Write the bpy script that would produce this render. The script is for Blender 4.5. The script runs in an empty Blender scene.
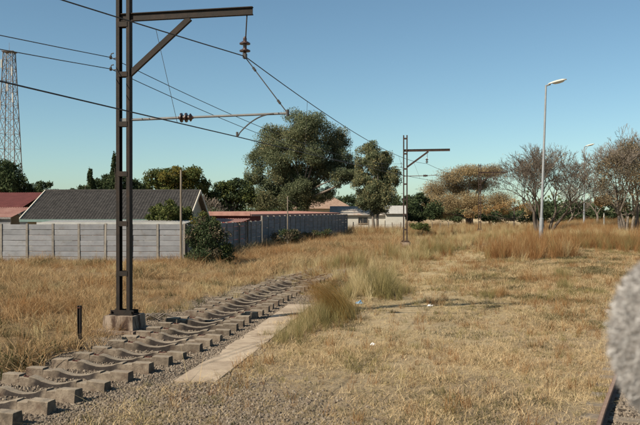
import bpy, math, random
import numpy as np
from mathutils import Vector, Matrix

R = math.radians
rnd = random.Random(7)
nrs = np.random.RandomState(11)
SC = bpy.context.scene
COL = SC.collection

# ------------------------------------------------------------------ camera
CAM_H, FPX, PITCH = 2.95, 760.0, R(0.19)
cam_d = bpy.data.cameras.new('camera')
cam = bpy.data.objects.new('camera', cam_d); COL.objects.link(cam)
cam.location = (0, 0, CAM_H)
cam.rotation_euler = (R(90) - PITCH, 0, 0)
cam_d.sensor_width = 23.7
cam_d.lens = FPX / 640.0 * 23.7
cam_d.clip_start = 0.05
cam_d.clip_end = 4000
cam_d.dof.use_dof = True
cam_d.dof.focus_distance = 26.0
cam_d.dof.aperture_fstop = 3.2
SC.camera = cam

# ------------------------------------------------------------------ sky, sun, exposure
SUN_EL, SUN_AZ = R(38), math.atan2(-0.81, -0.58)     # azimuth from +Y towards +X
world = bpy.data.worlds.new('World'); SC.world = world
world.use_nodes = True
wn = world.node_tree
bg = wn.nodes['Background']
sky = wn.nodes.new('ShaderNodeTexSky')
sky.sky_type = 'NISHITA'; sky.sun_disc = False
sky.sun_elevation = SUN_EL; sky.sun_rotation = SUN_AZ
sky.altitude = 1500; sky.air_density = 1.0; sky.dust_density = 2.0; sky.ozone_density = 1.2
tint = wn.nodes.new('ShaderNodeMix'); tint.data_type = 'RGBA'; tint.blend_type = 'MULTIPLY'; tint.inputs[0].default_value = 1.0
tint.inputs[7].default_value = (0.84, 1.0, 0.95, 1)          # dry highveld winter sky, a touch towards cyan
wn.links.new(sky.outputs[0], tint.inputs[6]); wn.links.new(tint.outputs[2], bg.inputs[0])
bg.inputs[1].default_value = 0.072
sun_d = bpy.data.lights.new('sun', 'SUN')
sun = bpy.data.objects.new('sun', sun_d); COL.objects.link(sun)
sun_d.energy = 5.0; sun_d.angle = R(0.5); sun_d.color = (1.0, 0.90, 0.75)
sdir = Vector((math.sin(SUN_AZ) * math.cos(SUN_EL), math.cos(SUN_AZ) * math.cos(SUN_EL), math.sin(SUN_EL)))
sun.rotation_euler = sdir.to_track_quat('Z', 'Y').to_euler()
SC.view_settings.view_transform = 'Standard'
SC.view_settings.look = 'None'
SC.view_settings.gamma = 1.0
SC.view_settings.exposure = 0.72
SC.view_settings.use_curve_mapping = False

# ------------------------------------------------------------------ helpers
def W(px, py, d):
    """point of the place seen at photo pixel (px, py) at distance d along the view"""
    u = (px - 320.0) / FPX; v = (212.5 - py) / FPX
    y = math.cos(PITCH) + v * math.sin(PITCH); z = -math.sin(PITCH) + v * math.cos(PITCH)
    k = d / y
    return Vector((u * k, d, CAM_H + z * k))

def tag(o, label=None, cat=None, group=None, kind=None):
    if label: o['label'] = label
    if cat: o['category'] = cat
    if group: o['group'] = group
    if kind: o['kind'] = kind
    return o

def mesh_data(name, v, f, mat, smooth=False):
    me = bpy.data.meshes.new(name)
    me.from_pydata([tuple(p) for p in v], [], [tuple(q) for q in f])
    if mat: me.materials.append(mat)
    if smooth: me.polygons.foreach_set('use_smooth', [True] * len(me.polygons))
    me.update()
    return me

def link(name, me, parent=None, loc=(0, 0, 0), rot=(0, 0, 0)):
    o = bpy.data.objects.new(name, me); COL.objects.link(o)
    o.location = loc; o.rotation_euler = rot
    if parent: o.parent = parent
    return o

def empty(name, loc=(0, 0, 0), rz=0.0):
    o = bpy.data.objects.new(name, None); COL.objects.link(o)
    o.location = loc; o.rotation_euler = (0, 0, rz); o.empty_display_size = 0.3
    return o

class MB:
    def __init__(s): s.v = []; s.f = []
    def add(s, v, f):
        b = len(s.v); s.v += [tuple(p) for p in v]; s.f += [tuple(i + b for i in q) for q in f]
    def box(s, x0, x1, y0, y1, z0, z1, M=None):
        v = [Vector((x, y, z)) for z in (z0, z1) for y in (y0, y1) for x in (x0, x1)]
        if M: v = [M @ p for p in v]
        s.add(v, [(0, 2, 3, 1), (4, 5, 7, 6), (0, 1, 5, 4), (2, 6, 7, 3), (0, 4, 6, 2), (1, 3, 7, 5)])
    def taper(s, x0, x1, y0, y1, z0, z1, i):
        v = [(x0, y0, z0), (x1, y0, z0), (x0, y1, z0), (x1, y1, z0),
             (x0 + i, y0 + i, z1), (x1 - i, y0 + i, z1), (x0 + i, y1 - i, z1), (x1 - i, y1 - i, z1)]
        s.add(v, [(0, 2, 3, 1), (4, 5, 7, 6), (0, 1, 5, 4), (2, 6, 7, 3), (0, 4, 6, 2), (1, 3, 7, 5)])
    def bar(s, a, b, w, h=None, up=(0, 0, 1)):
        a = Vector(a); b = Vector(b); h = h or w
        d = (b - a); L = d.length; d.normalize(); u = Vector(up)
        sx = d.cross(u)
        if sx.length < 1e-4: sx = d.cross(Vector((1, 0, 0)))
        sx.normalize(); sz = sx.cross(d)
        M = Matrix((sx, d, sz)).transposed().to_4x4(); M.translation = a
        s.box(-w / 2, w / 2, 0, L, -h / 2, h / 2, M)
    def tube(s, pts, rads, n=6, cap=True):
        pts = [Vector(p) for p in pts]
        if not hasattr(rads, '__len__'): rads = [rads] * len(pts)
        b = len(s.v); ref = Vector((0.31, 0.87, 0.21)).normalized()
        for i, p in enumerate(pts):
            t = (pts[min(i + 1, len(pts) - 1)] - pts[max(i - 1, 0)])
            if t.length < 1e-9: t = Vector((0, 0, 1))
            t.normalize()
            a = t.cross(ref)
            if a.length < 1e-3: a = t.cross(Vector((1, 0, 0)))
            a.normalize(); c = t.cross(a)
            for k in range(n):
                q = 2 * math.pi * k / n
                s.v.append(tuple(p + (a * math.cos(q) + c * math.sin(q)) * rads[i]))
        for i in range(len(pts) - 1):
            for k in range(n):
                k2 = (k + 1) % n
                s.f.append((b + i * n + k, b + i * n + k2, b + (i + 1) * n + k2, b + (i + 1) * n + k))
        if cap and n > 2:
            s.f.append(tuple(b + k for k in range(n))[::-1])
            e = b + (len(pts) - 1) * n
            s.f.append(tuple(e + k for k in range(n)))
    def lathe(s, prof, n=10, M=None):
        b = len(s.v)
        for (r, z) in prof:
            for k in range(n):
                q = 2 * math.pi * k / n
                p = Vector((r * math.cos(q), r * math.sin(q), z))
                s.v.append(tuple(M @ p if M else p))
        for i in range(len(prof) - 1):
            for k in range(n):
                k2 = (k + 1) % n
                s.f.append((b + i * n + k, b + i * n + k2, b + (i + 1) * n + k2, b + (i + 1) * n + k))
        s.f.append(tuple(b + k for k in range(n))[::-1])
        e = b + (len(prof) - 1) * n
        s.f.append(tuple(e + k for k in range(n)))
    def data(s, name, mat, smooth=False): return mesh_data(name, s.v, s.f, mat, smooth)
    def build(s, name, mat, parent=None, loc=(0, 0, 0), rot=(0, 0, 0), smooth=False):
        return link(name, s.data(name, mat, smooth), parent, loc, rot)

def sstep(a, b, x):
    t = np.clip((np.asarray(x, float) - a) / (b - a), 0, 1)
    return t * t * (3 - 2 * t)

# ------------------------------------------------------------------ materials
def newmat(name):
    m = bpy.data.materials.new(name); m.use_nodes = True
    nt = m.node_tree; nt.nodes.clear()
    out = nt.nodes.new('ShaderNodeOutputMaterial')
    return m, nt, out

def N(nt, typ, **kw):
    n = nt.nodes.new(typ)
    for k, v in kw.items(): setattr(n, k, v)
    return n

def noise(nt, scale, detail=5, coord=None, rough=0.6):
    n = N(nt, 'ShaderNodeTexNoise'); n.inputs['Scale'].default_value = scale
    n.inputs['Detail'].default_value = detail; n.inputs['Roughness'].default_value = rough
    if coord is not None: nt.links.new(coord, n.inputs['Vector'])
    return n.outputs[0]

def ramp(nt, fac, stops):
    r = N(nt, 'ShaderNodeValToRGB'); e = r.color_ramp.elements
    while len(e) < len(stops): e.new(0.5)
    for i, (p, c) in enumerate(stops): e[i].position = p; e[i].color = (*c, 1)
    nt.links.new(fac, r.inputs[0]); return r.outputs[0]

def mixc(nt, fac, a, b, mode='MIX'):
    n = N(nt, 'ShaderNodeMix', data_type='RGBA', blend_type=mode)
    for sock, val in ((n.inputs[0], fac), (n.inputs[6], a), (n.inputs[7], b)):
        if hasattr(val, 'is_output'): nt.links.new(val, sock)
        elif isinstance(val, (int, float)): sock.default_value = val
        else: sock.default_value = (*val, 1)
    return n.outputs[2]

def bump(nt, h, strength, dist=0.02):
    b = N(nt, 'ShaderNodeBump'); b.inputs['Strength'].default_value = strength; b.inputs['Distance'].default_value = dist
    nt.links.new(h, b.inputs['Height']); return b.outputs[0]

def surf(name, stops, scale=3.0, rough=0.85, bmp=0.3, bscale=40, metal=0.0, stain=None, objrand=0.0, stretch=None, bdist=0.02, spec=0.3):
    """noise coloured principled material; stain = (scale, threshold lo, hi, colour)"""
    m, nt, out = newmat(name)
    tc = N(nt, 'ShaderNodeTexCoord'); co = tc.outputs['Object']
    oi = N(nt, 'ShaderNodeObjectInfo')
    add = N(nt, 'ShaderNodeVectorMath', operation='ADD')
    mul = N(nt, 'ShaderNodeVectorMath', operation='SCALE'); mul.inputs['Scale'].default_value = 37.0
    comb = N(nt, 'ShaderNodeCombineXYZ')
    for k in range(3): nt.links.new(oi.outputs['Random'], comb.inputs[k])
    nt.links.new(comb.outputs[0], mul.inputs[0])
    if stretch:
        mp = N(nt, 'ShaderNodeMapping'); mp.inputs['Scale'].default_value = stretch
        nt.links.new(co, mp.inputs[0]); co = mp.outputs[0]
    nt.links.new(co, add.inputs[0]); nt.links.new(mul.outputs[0], add.inputs[1]); co = add.outputs[0]
    c = ramp(nt, noise(nt, scale, 6, co), stops)
    if stain:
        sc_, lo, hi, colr = stain
        f = ramp(nt, noise(nt, sc_, 4, co), [(lo, (0, 0, 0)), (hi, (1, 1, 1))])
        c = mixc(nt, f, c, colr)
    if objrand:
        hs = N(nt, 'ShaderNodeHueSaturation')
        mr = N(nt, 'ShaderNodeMapRange'); mr.inputs[3].default_value = 1 - objrand; mr.inputs[4].default_value = 1 + objrand
        nt.links.new(oi.outputs['Random'], mr.inputs[0]); nt.links.new(mr.outputs[0], hs.inputs['Value'])
        nt.links.new(c, hs.inputs['Color']); c = hs.outputs[0]
    p = N(nt, 'ShaderNodeBsdfPrincipled')
    nt.links.new(c, p.inputs['Base Color']); p.inputs['Roughness'].default_value = rough; p.inputs['Metallic'].default_value = metal
    p.inputs['Specular IOR Level'].default_value = spec
    nt.links.new(bump(nt, noise(nt, bscale, 5, co), bmp, bdist), p.inputs['Normal'])
    nt.links.new(p.outputs[0], out.inputs[0])
    return m

def leafmat(name, stops, trans=0.35, src='island', rough=0.6, tip=None):
    """foliage: colour varies from leaf to leaf (or tuft to tuft); diffuse with light shining through"""
    m, nt, out = newmat(name)
    if src == 'island':
        fac = N(nt, 'ShaderNodeNewGeometry').outputs['Random Per Island']
    else:
        a = N(nt, 'ShaderNodeNewGeometry').outputs['Random Per Island']; b = N(nt, 'ShaderNodeObjectInfo').outputs['Random']
        mm = N(nt, 'ShaderNodeMath', operation='MULTIPLY_ADD'); mm.inputs[1].default_value = 0.45
        m2 = N(nt, 'ShaderNodeMath', operation='MULTIPLY'); m2.inputs[1].default_value = 0.55
        nt.links.new(b, m2.inputs[0]); nt.links.new(a, mm.inputs[0]); nt.links.new(m2.outputs[0], mm.inputs[2]); fac = mm.outputs[0]
    c = ramp(nt, fac, stops)
    if tip:
        at = N(nt, 'ShaderNodeAttribute', attribute_name='along')
        f = ramp(nt, at.outputs['Fac'], [(tip[0], (0, 0, 0)), (tip[1], (1, 1, 1))])
        c = mixc(nt, f, c, tip[2])
    d = N(nt, 'ShaderNodeBsdfDiffuse'); t = N(nt, 'ShaderNodeBsdfTranslucent'); mx = N(nt, 'ShaderNodeMixShader')
    nt.links.new(c, d.inputs[0]); nt.links.new(c, t.inputs[0]); mx.inputs[0].default_value = trans
    nt.links.new(d.outputs[0], mx.inputs[1]); nt.links.new(t.outputs[0], mx.inputs[2])
    nt.links.new(mx.outputs[0], out.inputs[0])
    return m

M = {}
M['steel'] = surf('rusty_steel', [(0.3, (0.008, 0.006, 0.004)), (0.55, (0.017, 0.010, 0.006)), (0.8, (0.031, 0.017, 0.010))], 4, 0.75, 0.3, 60)
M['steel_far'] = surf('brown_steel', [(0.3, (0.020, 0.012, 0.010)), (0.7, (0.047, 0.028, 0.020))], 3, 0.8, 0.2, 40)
M['grey_steel'] = surf('grey_painted_steel', [(0.3, (0.10, 0.10, 0.10)), (0.7, (0.17, 0.165, 0.155))], 5, 0.55, 0.1, 40)
M['wire'] = surf('wire_metal', [(0.3, (0.03, 0.028, 0.027)), (0.7, (0.06, 0.052, 0.046))], 5, 0.6, 0.05, 40)
M['porcelain'] = surf('brown_porcelain', [(0.3, (0.035, 0.018, 0.014)), (0.7, (0.06, 0.03, 0.022))], 5, 0.25, 0.05, 30, spec=0.5)
M['footing'] = surf('stained_concrete', [(0.3, (0.10, 0.07, 0.05)), (0.5, (0.22, 0.165, 0.12)), (0.75, (0.33, 0.27, 0.21))], 2.5, 0.95, 0.5, 30,
                    stain=(4, 0.48, 0.62, (0.045, 0.026, 0.018)), stretch=(1, 1, 0.35))
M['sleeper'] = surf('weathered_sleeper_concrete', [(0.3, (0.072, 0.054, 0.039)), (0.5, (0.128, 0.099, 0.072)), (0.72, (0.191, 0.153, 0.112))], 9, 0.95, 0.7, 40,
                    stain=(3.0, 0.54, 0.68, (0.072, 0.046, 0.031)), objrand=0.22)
def grease_and_pale_tops(m):
    """old grease on the flanks between the rail seats, upward faces mixed paler"""
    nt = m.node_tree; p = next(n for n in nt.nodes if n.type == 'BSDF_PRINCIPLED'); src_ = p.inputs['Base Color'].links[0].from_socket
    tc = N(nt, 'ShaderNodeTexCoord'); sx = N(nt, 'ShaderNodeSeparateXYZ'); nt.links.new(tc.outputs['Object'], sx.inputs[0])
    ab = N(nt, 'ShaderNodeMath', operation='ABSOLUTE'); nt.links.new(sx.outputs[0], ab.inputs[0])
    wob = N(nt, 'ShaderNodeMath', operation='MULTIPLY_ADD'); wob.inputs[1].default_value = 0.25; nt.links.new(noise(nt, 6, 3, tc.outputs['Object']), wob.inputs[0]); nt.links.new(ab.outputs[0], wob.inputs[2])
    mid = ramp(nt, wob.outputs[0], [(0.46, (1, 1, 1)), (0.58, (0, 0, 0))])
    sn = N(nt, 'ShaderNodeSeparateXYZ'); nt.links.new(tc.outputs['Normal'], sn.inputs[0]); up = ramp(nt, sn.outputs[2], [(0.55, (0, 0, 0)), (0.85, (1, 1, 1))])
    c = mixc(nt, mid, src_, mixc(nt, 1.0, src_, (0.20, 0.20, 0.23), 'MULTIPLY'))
    c = mixc(nt, up, c, mixc(nt, 0.45, src_, (0.33, 0.275, 0.205)))  # paler colour wherever the normal points up
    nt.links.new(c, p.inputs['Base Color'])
grease_and_pale_tops(M['sleeper'])
M['clip'] = surf('rusty_fastening', [(0.3, (0.036, 0.013, 0.008)), (0.7, (0.096, 0.036, 0.021))], 14, 0.9, 0.4, 60)
M['slab'] = surf('pinkish_concrete_slab', [(0.25, (0.25, 0.19, 0.135)), (0.5, (0.36, 0.285, 0.205)), (0.85, (0.45, 0.37, 0.28))], 1.3, 0.95, 0.5, 50, objrand=0.08,
                 stain=(2.3, 0.5, 0.66, (0.235, 0.18, 0.125)))
M['wall'] = surf('precast_wall_concrete', [(0.25, (0.154, 0.155, 0.162)), (0.5, (0.195, 0.195, 0.202)), (0.8, (0.239, 0.236, 0.239))], 1.6, 0.95, 0.3, 30,
                 stain=(2.6, 0.55, 0.8, (0.140, 0.124, 0.108)), objrand=0.12)
M['post'] = surf('precast_post_concrete', [(0.3, (0.145, 0.128, 0.111)), (0.7, (0.246, 0.217, 0.183))], 4, 0.95, 0.3, 30, objrand=0.1)
M['tile'] = surf('grey_roof_tile', [(0.3, (0.032, 0.030, 0.029)), (0.6, (0.054, 0.050, 0.047)), (0.85, (0.085, 0.078, 0.072))], 3, 0.95, 0.3, 25, spec=0.08)
M['verge'] = surf('cream_verge', [(0.3, (0.425, 0.383, 0.306)), (0.7, (0.527, 0.484, 0.399))], 3, 0.8, 0.1, 30)
M['gutter'] = surf('green_gutter_paint', [(0.3, (0.12, 0.18, 0.16)), (0.7, (0.17, 0.235, 0.21))], 3, 0.6, 0.1, 20)
M['facebrick'] = surf('brown_face_brick', [(0.3, (0.10, 0.055, 0.04)), (0.7, (0.18, 0.10, 0.07))], 9, 0.9, 0.2, 30)
M['plaster'] = surf('cream_plaster', [(0.3, (0.336, 0.280, 0.192)), (0.7, (0.440, 0.376, 0.272))], 1.5, 0.9, 0.1, 30, stain=(1.5, 0.55, 0.8, (0.264, 0.216, 0.152)))
M['whitewash'] = surf('pale_plaster', [(0.3, (0.340, 0.327, 0.289)), (0.7, (0.442, 0.425, 0.383))], 1.2, 0.9, 0.1, 30, stain=(1.2, 0.5, 0.8, (0.281, 0.255, 0.212)))
M['redroof'] = surf('dark_red_roof_paint', [(0.3, (0.091, 0.025, 0.021)), (0.7, (0.140, 0.042, 0.035))], 2, 0.7, 0.1, 30)
M['pinkroof'] = surf('faded_red_roof_sheet', [(0.25, (0.210, 0.098, 0.077)), (0.55, (0.294, 0.154, 0.122)), (0.8, (0.336, 0.203, 0.164))], 1.6, 0.7, 0.1, 30)
M['redwall'] = surf('red_painted_wall', [(0.3, (0.104, 0.024, 0.020)), (0.7, (0.168, 0.044, 0.036))], 2, 0.8, 0.1, 30)
M['tinroof'] = surf('weathered_tin_roof', [(0.25, (0.24, 0.21, 0.18)), (0.6, (0.36, 0.33, 0.29)), (0.85, (0.44, 0.41, 0.37))], 1.3, 0.65, 0.1, 30, stain=(0.9, 0.5, 0.75, (0.27, 0.17, 0.12)))
M['tiled_far'] = surf('brown_tile_roof', [(0.3, (0.19, 0.12, 0.085)), (0.7, (0.30, 0.21, 0.155))], 2, 0.85, 0.3, 12)
M['greyroof'] = surf('pale_grey_sheet', [(0.3, (0.320, 0.308, 0.280)), (0.7, (0.416, 0.400, 0.368))], 2, 0.6, 0.1, 20)
M['glass'] = surf('dark_window_glass', [(0.3, (0.015, 0.017, 0.02)), (0.7, (0.03, 0.033, 0.038))], 2, 0.12, 0.02, 10, spec=0.5)
M['galv'] = surf('galvanised_pole', [(0.3, (0.204, 0.211, 0.218)), (0.7, (0.286, 0.292, 0.292))], 3, 0.5, 0.08, 40, metal=0.35)
M['lamphead'] = surf('lamp_housing', [(0.3, (0.42, 0.40, 0.34)), (0.7, (0.55, 0.52, 0.45))], 4, 0.5, 0.05, 30)
M['lens'] = surf('lamp_lens', [(0.3, (0.5, 0.46, 0.36)), (0.7, (0.6, 0.55, 0.44))], 4, 0.2, 0.02, 30, spec=0.5)
M['wood'] = surf('weathered_wood', [(0.3, (0.12, 0.095, 0.07)), (0.7, (0.23, 0.19, 0.145))], 6, 0.9, 0.4, 40, stretch=(1, 1, 0.15))
M['towersteel'] = surf('tower_red_white_steel', [(0.42, (0.12, 0.10, 0.095)), (0.55, (0.17, 0.16, 0.155))], 0.16, 0.7, 0.05, 10)
M['bark_euc'] = surf('eucalyptus_bark', [(0.3, (0.077, 0.059, 0.045)), (0.6, (0.168, 0.140, 0.112)), (0.85, (0.252, 0.217, 0.175))], 1.4, 0.9, 0.3, 12, stretch=(1, 1, 0.3))
M['bark'] = surf('dark_bark', [(0.3, (0.045, 0.035, 0.028)), (0.7, (0.10, 0.08, 0.06))], 2, 0.95, 0.4, 14, stretch=(1, 1, 0.3))
M['bark_pale'] = surf('pale_bark', [(0.3, (0.086, 0.069, 0.056)), (0.7, (0.178, 0.149, 0.119))], 2, 0.95, 0.4, 14, stretch=(1, 1, 0.3))
M['rust_rail'] = surf('rusty_rail', [(0.3, (0.085, 0.045, 0.03)), (0.7, (0.17, 0.095, 0.065))], 8, 0.75, 0.2, 60)
M['rail_top'] = surf('worn_rail_head', [(0.3, (0.17, 0.11, 0.08)), (0.7, (0.26, 0.18, 0.13))], 8, 0.7, 0.1, 60)
M['bluebag'] = surf('blue_plastic_bag', [(0.3, (0.07, 0.15, 0.24)), (0.7, (0.20, 0.33, 0.44))], 9, 0.45, 0.3, 30)
M['whitebag'] = surf('white_plastic_litter', [(0.3, (0.55, 0.55, 0.53)), (0.7, (0.75, 0.75, 0.73))], 9, 0.5, 0.3, 30)
M['skin'] = surf('skin', [(0.3, (0.36, 0.20, 0.14)), (0.7, (0.45, 0.26, 0.185))], 12, 0.5, 0.1, 60)
M['shirt'] = surf('dark_cloth', [(0.3, (0.04, 0.04, 0.05)), (0.7, (0.07, 0.07, 0.085))], 8, 0.95, 0.3, 120)
M['carriage'] = surf('dark_carriage_paint', [(0.3, (0.05, 0.018, 0.015)), (0.7, (0.085, 0.03, 0.024))], 3, 0.5, 0.05, 30)

# leaves and grass
M['l_euc'] = leafmat('eucalyptus_leaf', [(0.0, (0.063, 0.078, 0.041)), (0.5, (0.121, 0.140, 0.076)), (0.9, (0.190, 0.207, 0.121)), (1.0, (0.253, 0.236, 0.127))])
M['l_euc2'] = leafmat('grey_eucalyptus_leaf', [(0.0, (0.078, 0.087, 0.047)), (0.5, (0.146, 0.155, 0.084)), (0.85, (0.224, 0.213, 0.112)), (1.0, (0.314, 0.235, 0.112))])
M['l_dark'] = leafmat('dark_evergreen_leaf', [(0.0, (0.024, 0.037, 0.019)), (0.6, (0.053, 0.073, 0.035)), (1.0, (0.099, 0.116, 0.057))], 0.25)
M['l_mid'] = leafmat('mid_green_leaf', [(0.0, (0.044, 0.061, 0.024)), (0.6, (0.096, 0.115, 0.041)), (1.0, (0.169, 0.169, 0.061))])
M['l_yel'] = leafmat('yellow_green_leaf', [(0.0, (0.073, 0.073, 0.020)), (0.6, (0.146, 0.127, 0.034)), (1.0, (0.215, 0.167, 0.048))])
M['l_brown'] = leafmat('winter_brown_leaf', [(0.0, (0.19, 0.14, 0.075)), (0.5, (0.30, 0.225, 0.12)), (1.0, (0.42, 0.32, 0.18))], 0.35)
M['l_orange'] = leafmat('orange_dead_leaf', [(0.0, (0.16, 0.095, 0.042)), (0.6, (0.27, 0.165, 0.07)), (1.0, (0.36, 0.24, 0.11))], 0.3)
M['l_olive'] = leafmat('olive_brown_leaf', [(0.0, (0.081, 0.066, 0.042)), (0.6, (0.140, 0.115, 0.075)), (1.0, (0.204, 0.166, 0.110))], 0.35)
M['g_field'] = leafmat('dry_orange_grass', [(0.0, (0.17, 0.105, 0.05)), (0.3, (0.29, 0.185, 0.092)), (0.65, (0.42, 0.29, 0.155)), (1.0, (0.56, 0.43, 0.26))], 0.3, 'both')
M['g_stub'] = leafmat('dry_straw_stubble', [(0.0, (0.224, 0.163, 0.088)), (0.4, (0.420, 0.306, 0.170)), (0.8, (0.588, 0.449, 0.265)), (1.0, (0.720, 0.583, 0.380))], 0.25, 'both')
M['g_red'] = leafmat('tall_russet_grass', [(0.0, (0.12, 0.056, 0.022)), (0.4, (0.235, 0.12, 0.05)), (0.75, (0.34, 0.195, 0.085)), (1.0, (0.46, 0.32, 0.16))], 0.35, 'both')
M['g_pale'] = leafmat('tall_pale_grass', [(0.0, (0.297, 0.220, 0.107)), (0.5, (0.451, 0.356, 0.190)), (1.0, (0.594, 0.499, 0.297))], 0.35, 'both')
M['g_green'] = leafmat('olive_green_grass', [(0.0, (0.115, 0.10, 0.04)), (0.5, (0.215, 0.18, 0.075)), (0.85, (0.33, 0.27, 0.125)), (1.0, (0.45, 0.36, 0.19))], 0.35, 'both')
M['g_plume'] = leafmat('russet_plume_grass', [(0.0, (0.221, 0.124, 0.039)), (0.5, (0.325, 0.215, 0.072)), (1.0, (0.442, 0.325, 0.130))], 0.4, 'both', tip=(0.55, 0.9, (0.351, 0.176, 0.058)))
M['g_weed'] = leafmat('dark_weed', [(0.0, (0.042, 0.042, 0.019)), (0.6, (0.090, 0.082, 0.038)), (1.0, (0.168, 0.132, 0.066))], 0.3, 'both')

# ------------------------------------------------------------------ layout of the place
RY = np.array([-20, 4, 8, 11.44, 15.46, 20.8, 28, 34, 42, 51, 61, 75, 98, 130])
RX = np.array([-15.5, -6.5, -4.88, -3.74, -2.55, -1.66, -0.45, 0.95, 3.2, 6.2, 10.0, 15.4, 24.2, 36.5])
def smooth_interp(x, xp, fp):          # monotone-ish cubic through the survey points
    x = np.asarray(x, float); m = np.gradient(fp, xp)
    i = np.clip(np.searchsorted(xp, x) - 1, 0, len(xp) - 2)
    h = xp[i + 1] - xp[i]; t = np.clip((x - xp[i]) / h, 0, 1)
    return ((2*t**3 - 3*t**2 + 1) * fp[i] + (t**3 - 2*t**2 + t) * h * m[i] + (-2*t**3 + 3*t**2) * fp[i + 1] + (t**3 - t**2) * h * m[i + 1])
def TR(y): return smooth_interp(y, RY, RX)          # x of the right hand sleeper ends
def THEAD(y): return math.atan2(float(TR(y + 0.5) - TR(y - 0.5)), 1.0)   # heading from +Y towards +X

def vnoise(x, y, s, seed=0):
    """smooth value noise, numpy"""
    x = np.asarray(x, float) * s + 1000.3; y = np.asarray(y, float) * s + 1000.7
    xi = np.floor(x).astype(np.int64); yi = np.floor(y).astype(np.int64); fx = x - xi; fy = y - yi
    fx = fx * fx * (3 - 2 * fx); fy = fy * fy * (3 - 2 * fy)
    def h(a, b):
        n = (a * 374761393 + b * 668265263 + seed * 1442695041) & 0x7fffffff
        n = ((n ^ (n >> 13)) * 1274126177) & 0x7fffffff
        return (n & 0xffff) / 65535.0
    return (h(xi, yi) * (1 - fx) + h(xi + 1, yi) * fx) * (1 - fy) + (h(xi, yi + 1) * (1 - fx) + h(xi + 1, yi + 1) * fx) * fy

def H(x, y):
    """height of the ground"""
    x = np.asarray(x, float); y = np.asarray(y, float)
    u = x - TR(y)
    z = 0.75 * sstep(28, 60, y) * sstep(3.5, 12, u)
    z = z + 0.10 * (vnoise(x, y, 0.22, 1) - 0.5) * sstep(1.2, 3.0, np.abs(u + 1.0)) * sstep(8, 20, y)
    z = z + 0.05 * (vnoise(x, y, 1.1, 2) - 0.5) * sstep(0.6, 1.6, np.abs(u + 1.0))
    z = z + 0.35 * sstep(2.6, 9, -u - 1.0) * sstep(14, 24, y) * (1 - sstep(30, 41, y)) * 0.6
    # slight dent shaped in for a dark line that is the mast arm's shadow
    z = z - 0.02 * np.exp(-((y - 23.0 - 0.05 * x) / 0.16) ** 2) * sstep(0.6, 1.2, x) * (1 - sstep(4.8, 7, x))
    # eroded edge of the old platform beside the grass clump
    z = z - 0.16 * np.exp(-((y - 21.0 + 0.3 * (x - 1)) / 0.28) ** 2) * np.exp(-((x - 0.75) / 0.55) ** 2)
    return z
def Hs(x, y): return float(H(x, y))

WALL_F = [Vector((-21.0, 43.1, 0)), Vector((-7.62, 42.6, 0))]
WALL_A = [Vector((-7.5, 42.75, 0)), Vector((-4.65, 59.6, 0))]
WALL_B = [Vector((-4.6, 59.9, 0)), Vector((3.2, 90.0, 0))]
def wall_x(y):      # x of the property boundary for y beyond the corner
    return np.where(y < 59.7, np.interp(y, [42.7, 59.7], [-7.5, -4.62]), np.interp(y, [59.7, 90], [-4.62, 3.2]))
def left_open(x, y):      # true on the railway side of the walls
    return np.where(y < 42.4, True, x > wall_x(y) + 0.15)

# own track's left rail, curving off to the right
OYs = np.array([-25, -10, 0, 3.5, 7, 9.9, 12.9, 16, 19, 30, 50]); OXs = np.array([0.6, 1.0, 1.32, 1.55, 2.35, 3.60, 5.00, 6.45, 7.9, 13.5, 25.0])
def OR(y): return smooth_interp(y, OYs, OXs)

# ------------------------------------------------------------------ ground
def grid_lines(lo, hi, step, far, g=1.16):
    a = list(np.arange(lo, hi, step)); s = step; p = a[-1]
    while p < far[1]: s *= g; p += s; a.append(p)
    s = step; p = a[0]; pre = []
    while p > far[0]: s *= g; p -= s; pre.append(p)
    return np.array(pre[::-1] + a)
gx = grid_lines(-20, 24, 0.16, (-1500, 1500)); gy = grid_lines(5, 46, 0.16, (-60, 3000), 1.1)
GX, GY = np.meshgrid(gx, gy)
GZ = H(GX, GY)
nx, ny = len(gx), len(gy)
U = GX - TR(GY)
# what lies on the soil: r gravel and ash, g orange litter of the left field, b pale trodden straw
gr_n = vnoise(GX, GY, 0.5, 5); gr_n2 = vnoise(GX, GY, 1.7, 6)
ball = (1 - sstep(0.5, 1.6, np.abs(U + 1.0) - 1.0 - 0.5 * (gr_n2 - 0.5))) * (1 - sstep(31, 36, GY))
fore = (1 - sstep(9.5, 16.0, GY + 5 * (gr_n - 0.5) + 0.9 * np.maximum(0, GX + 0.8) - 0.5)) * sstep(-0.8, 0.2, U)
own = sstep(-0.15, 0.15, GX - OR(GY)) * (1 - sstep(2.0, 2.6, GX - OR(GY))) * (1 - sstep(40, 48, GY))
c_r = np.clip(np.maximum(ball, fore * 0.7), 0, 1)
own = np.maximum(own, 0.5 * (1 - sstep(.75, 1.15, np.abs(U + 1.0))) * (1 - sstep(31, 36, GY)))
c_g = np.clip(sstep(1.2, 2.2, -U - 1.0 + (gr_n2 - 0.5)), 0, 1) * (1 - sstep(90, 140, GY))
path = np.exp(-((U - 4.3 - 1.2 * (gr_n - 0.5)) / 2.1) ** 2) * (0.5 + 0.5 * sstep(20, 32, GY)) * sstep(12, 17, GY) * (1 - 0.55 * np.exp(-((U - 4.9 - .5 * (gr_n - .5)) / .14) ** 2))
c_b = np.clip(path, 0, 1)
gcol = np.stack([c_r, c_g, c_b, own], -1).reshape(-1, 4)
idx = np.arange(nx * ny).reshape(ny, nx)
quads = np.stack([idx[:-1, :-1], idx[:-1, 1:], idx[1:, 1:], idx[1:, :-1]], -1).reshape(-1, 4)
gme = bpy.data.meshes.new('ground')
gme.vertices.add(nx * ny); gme.vertices.foreach_set('co', np.stack([GX, GY, GZ], -1).reshape(-1).astype(np.float32))
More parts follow.
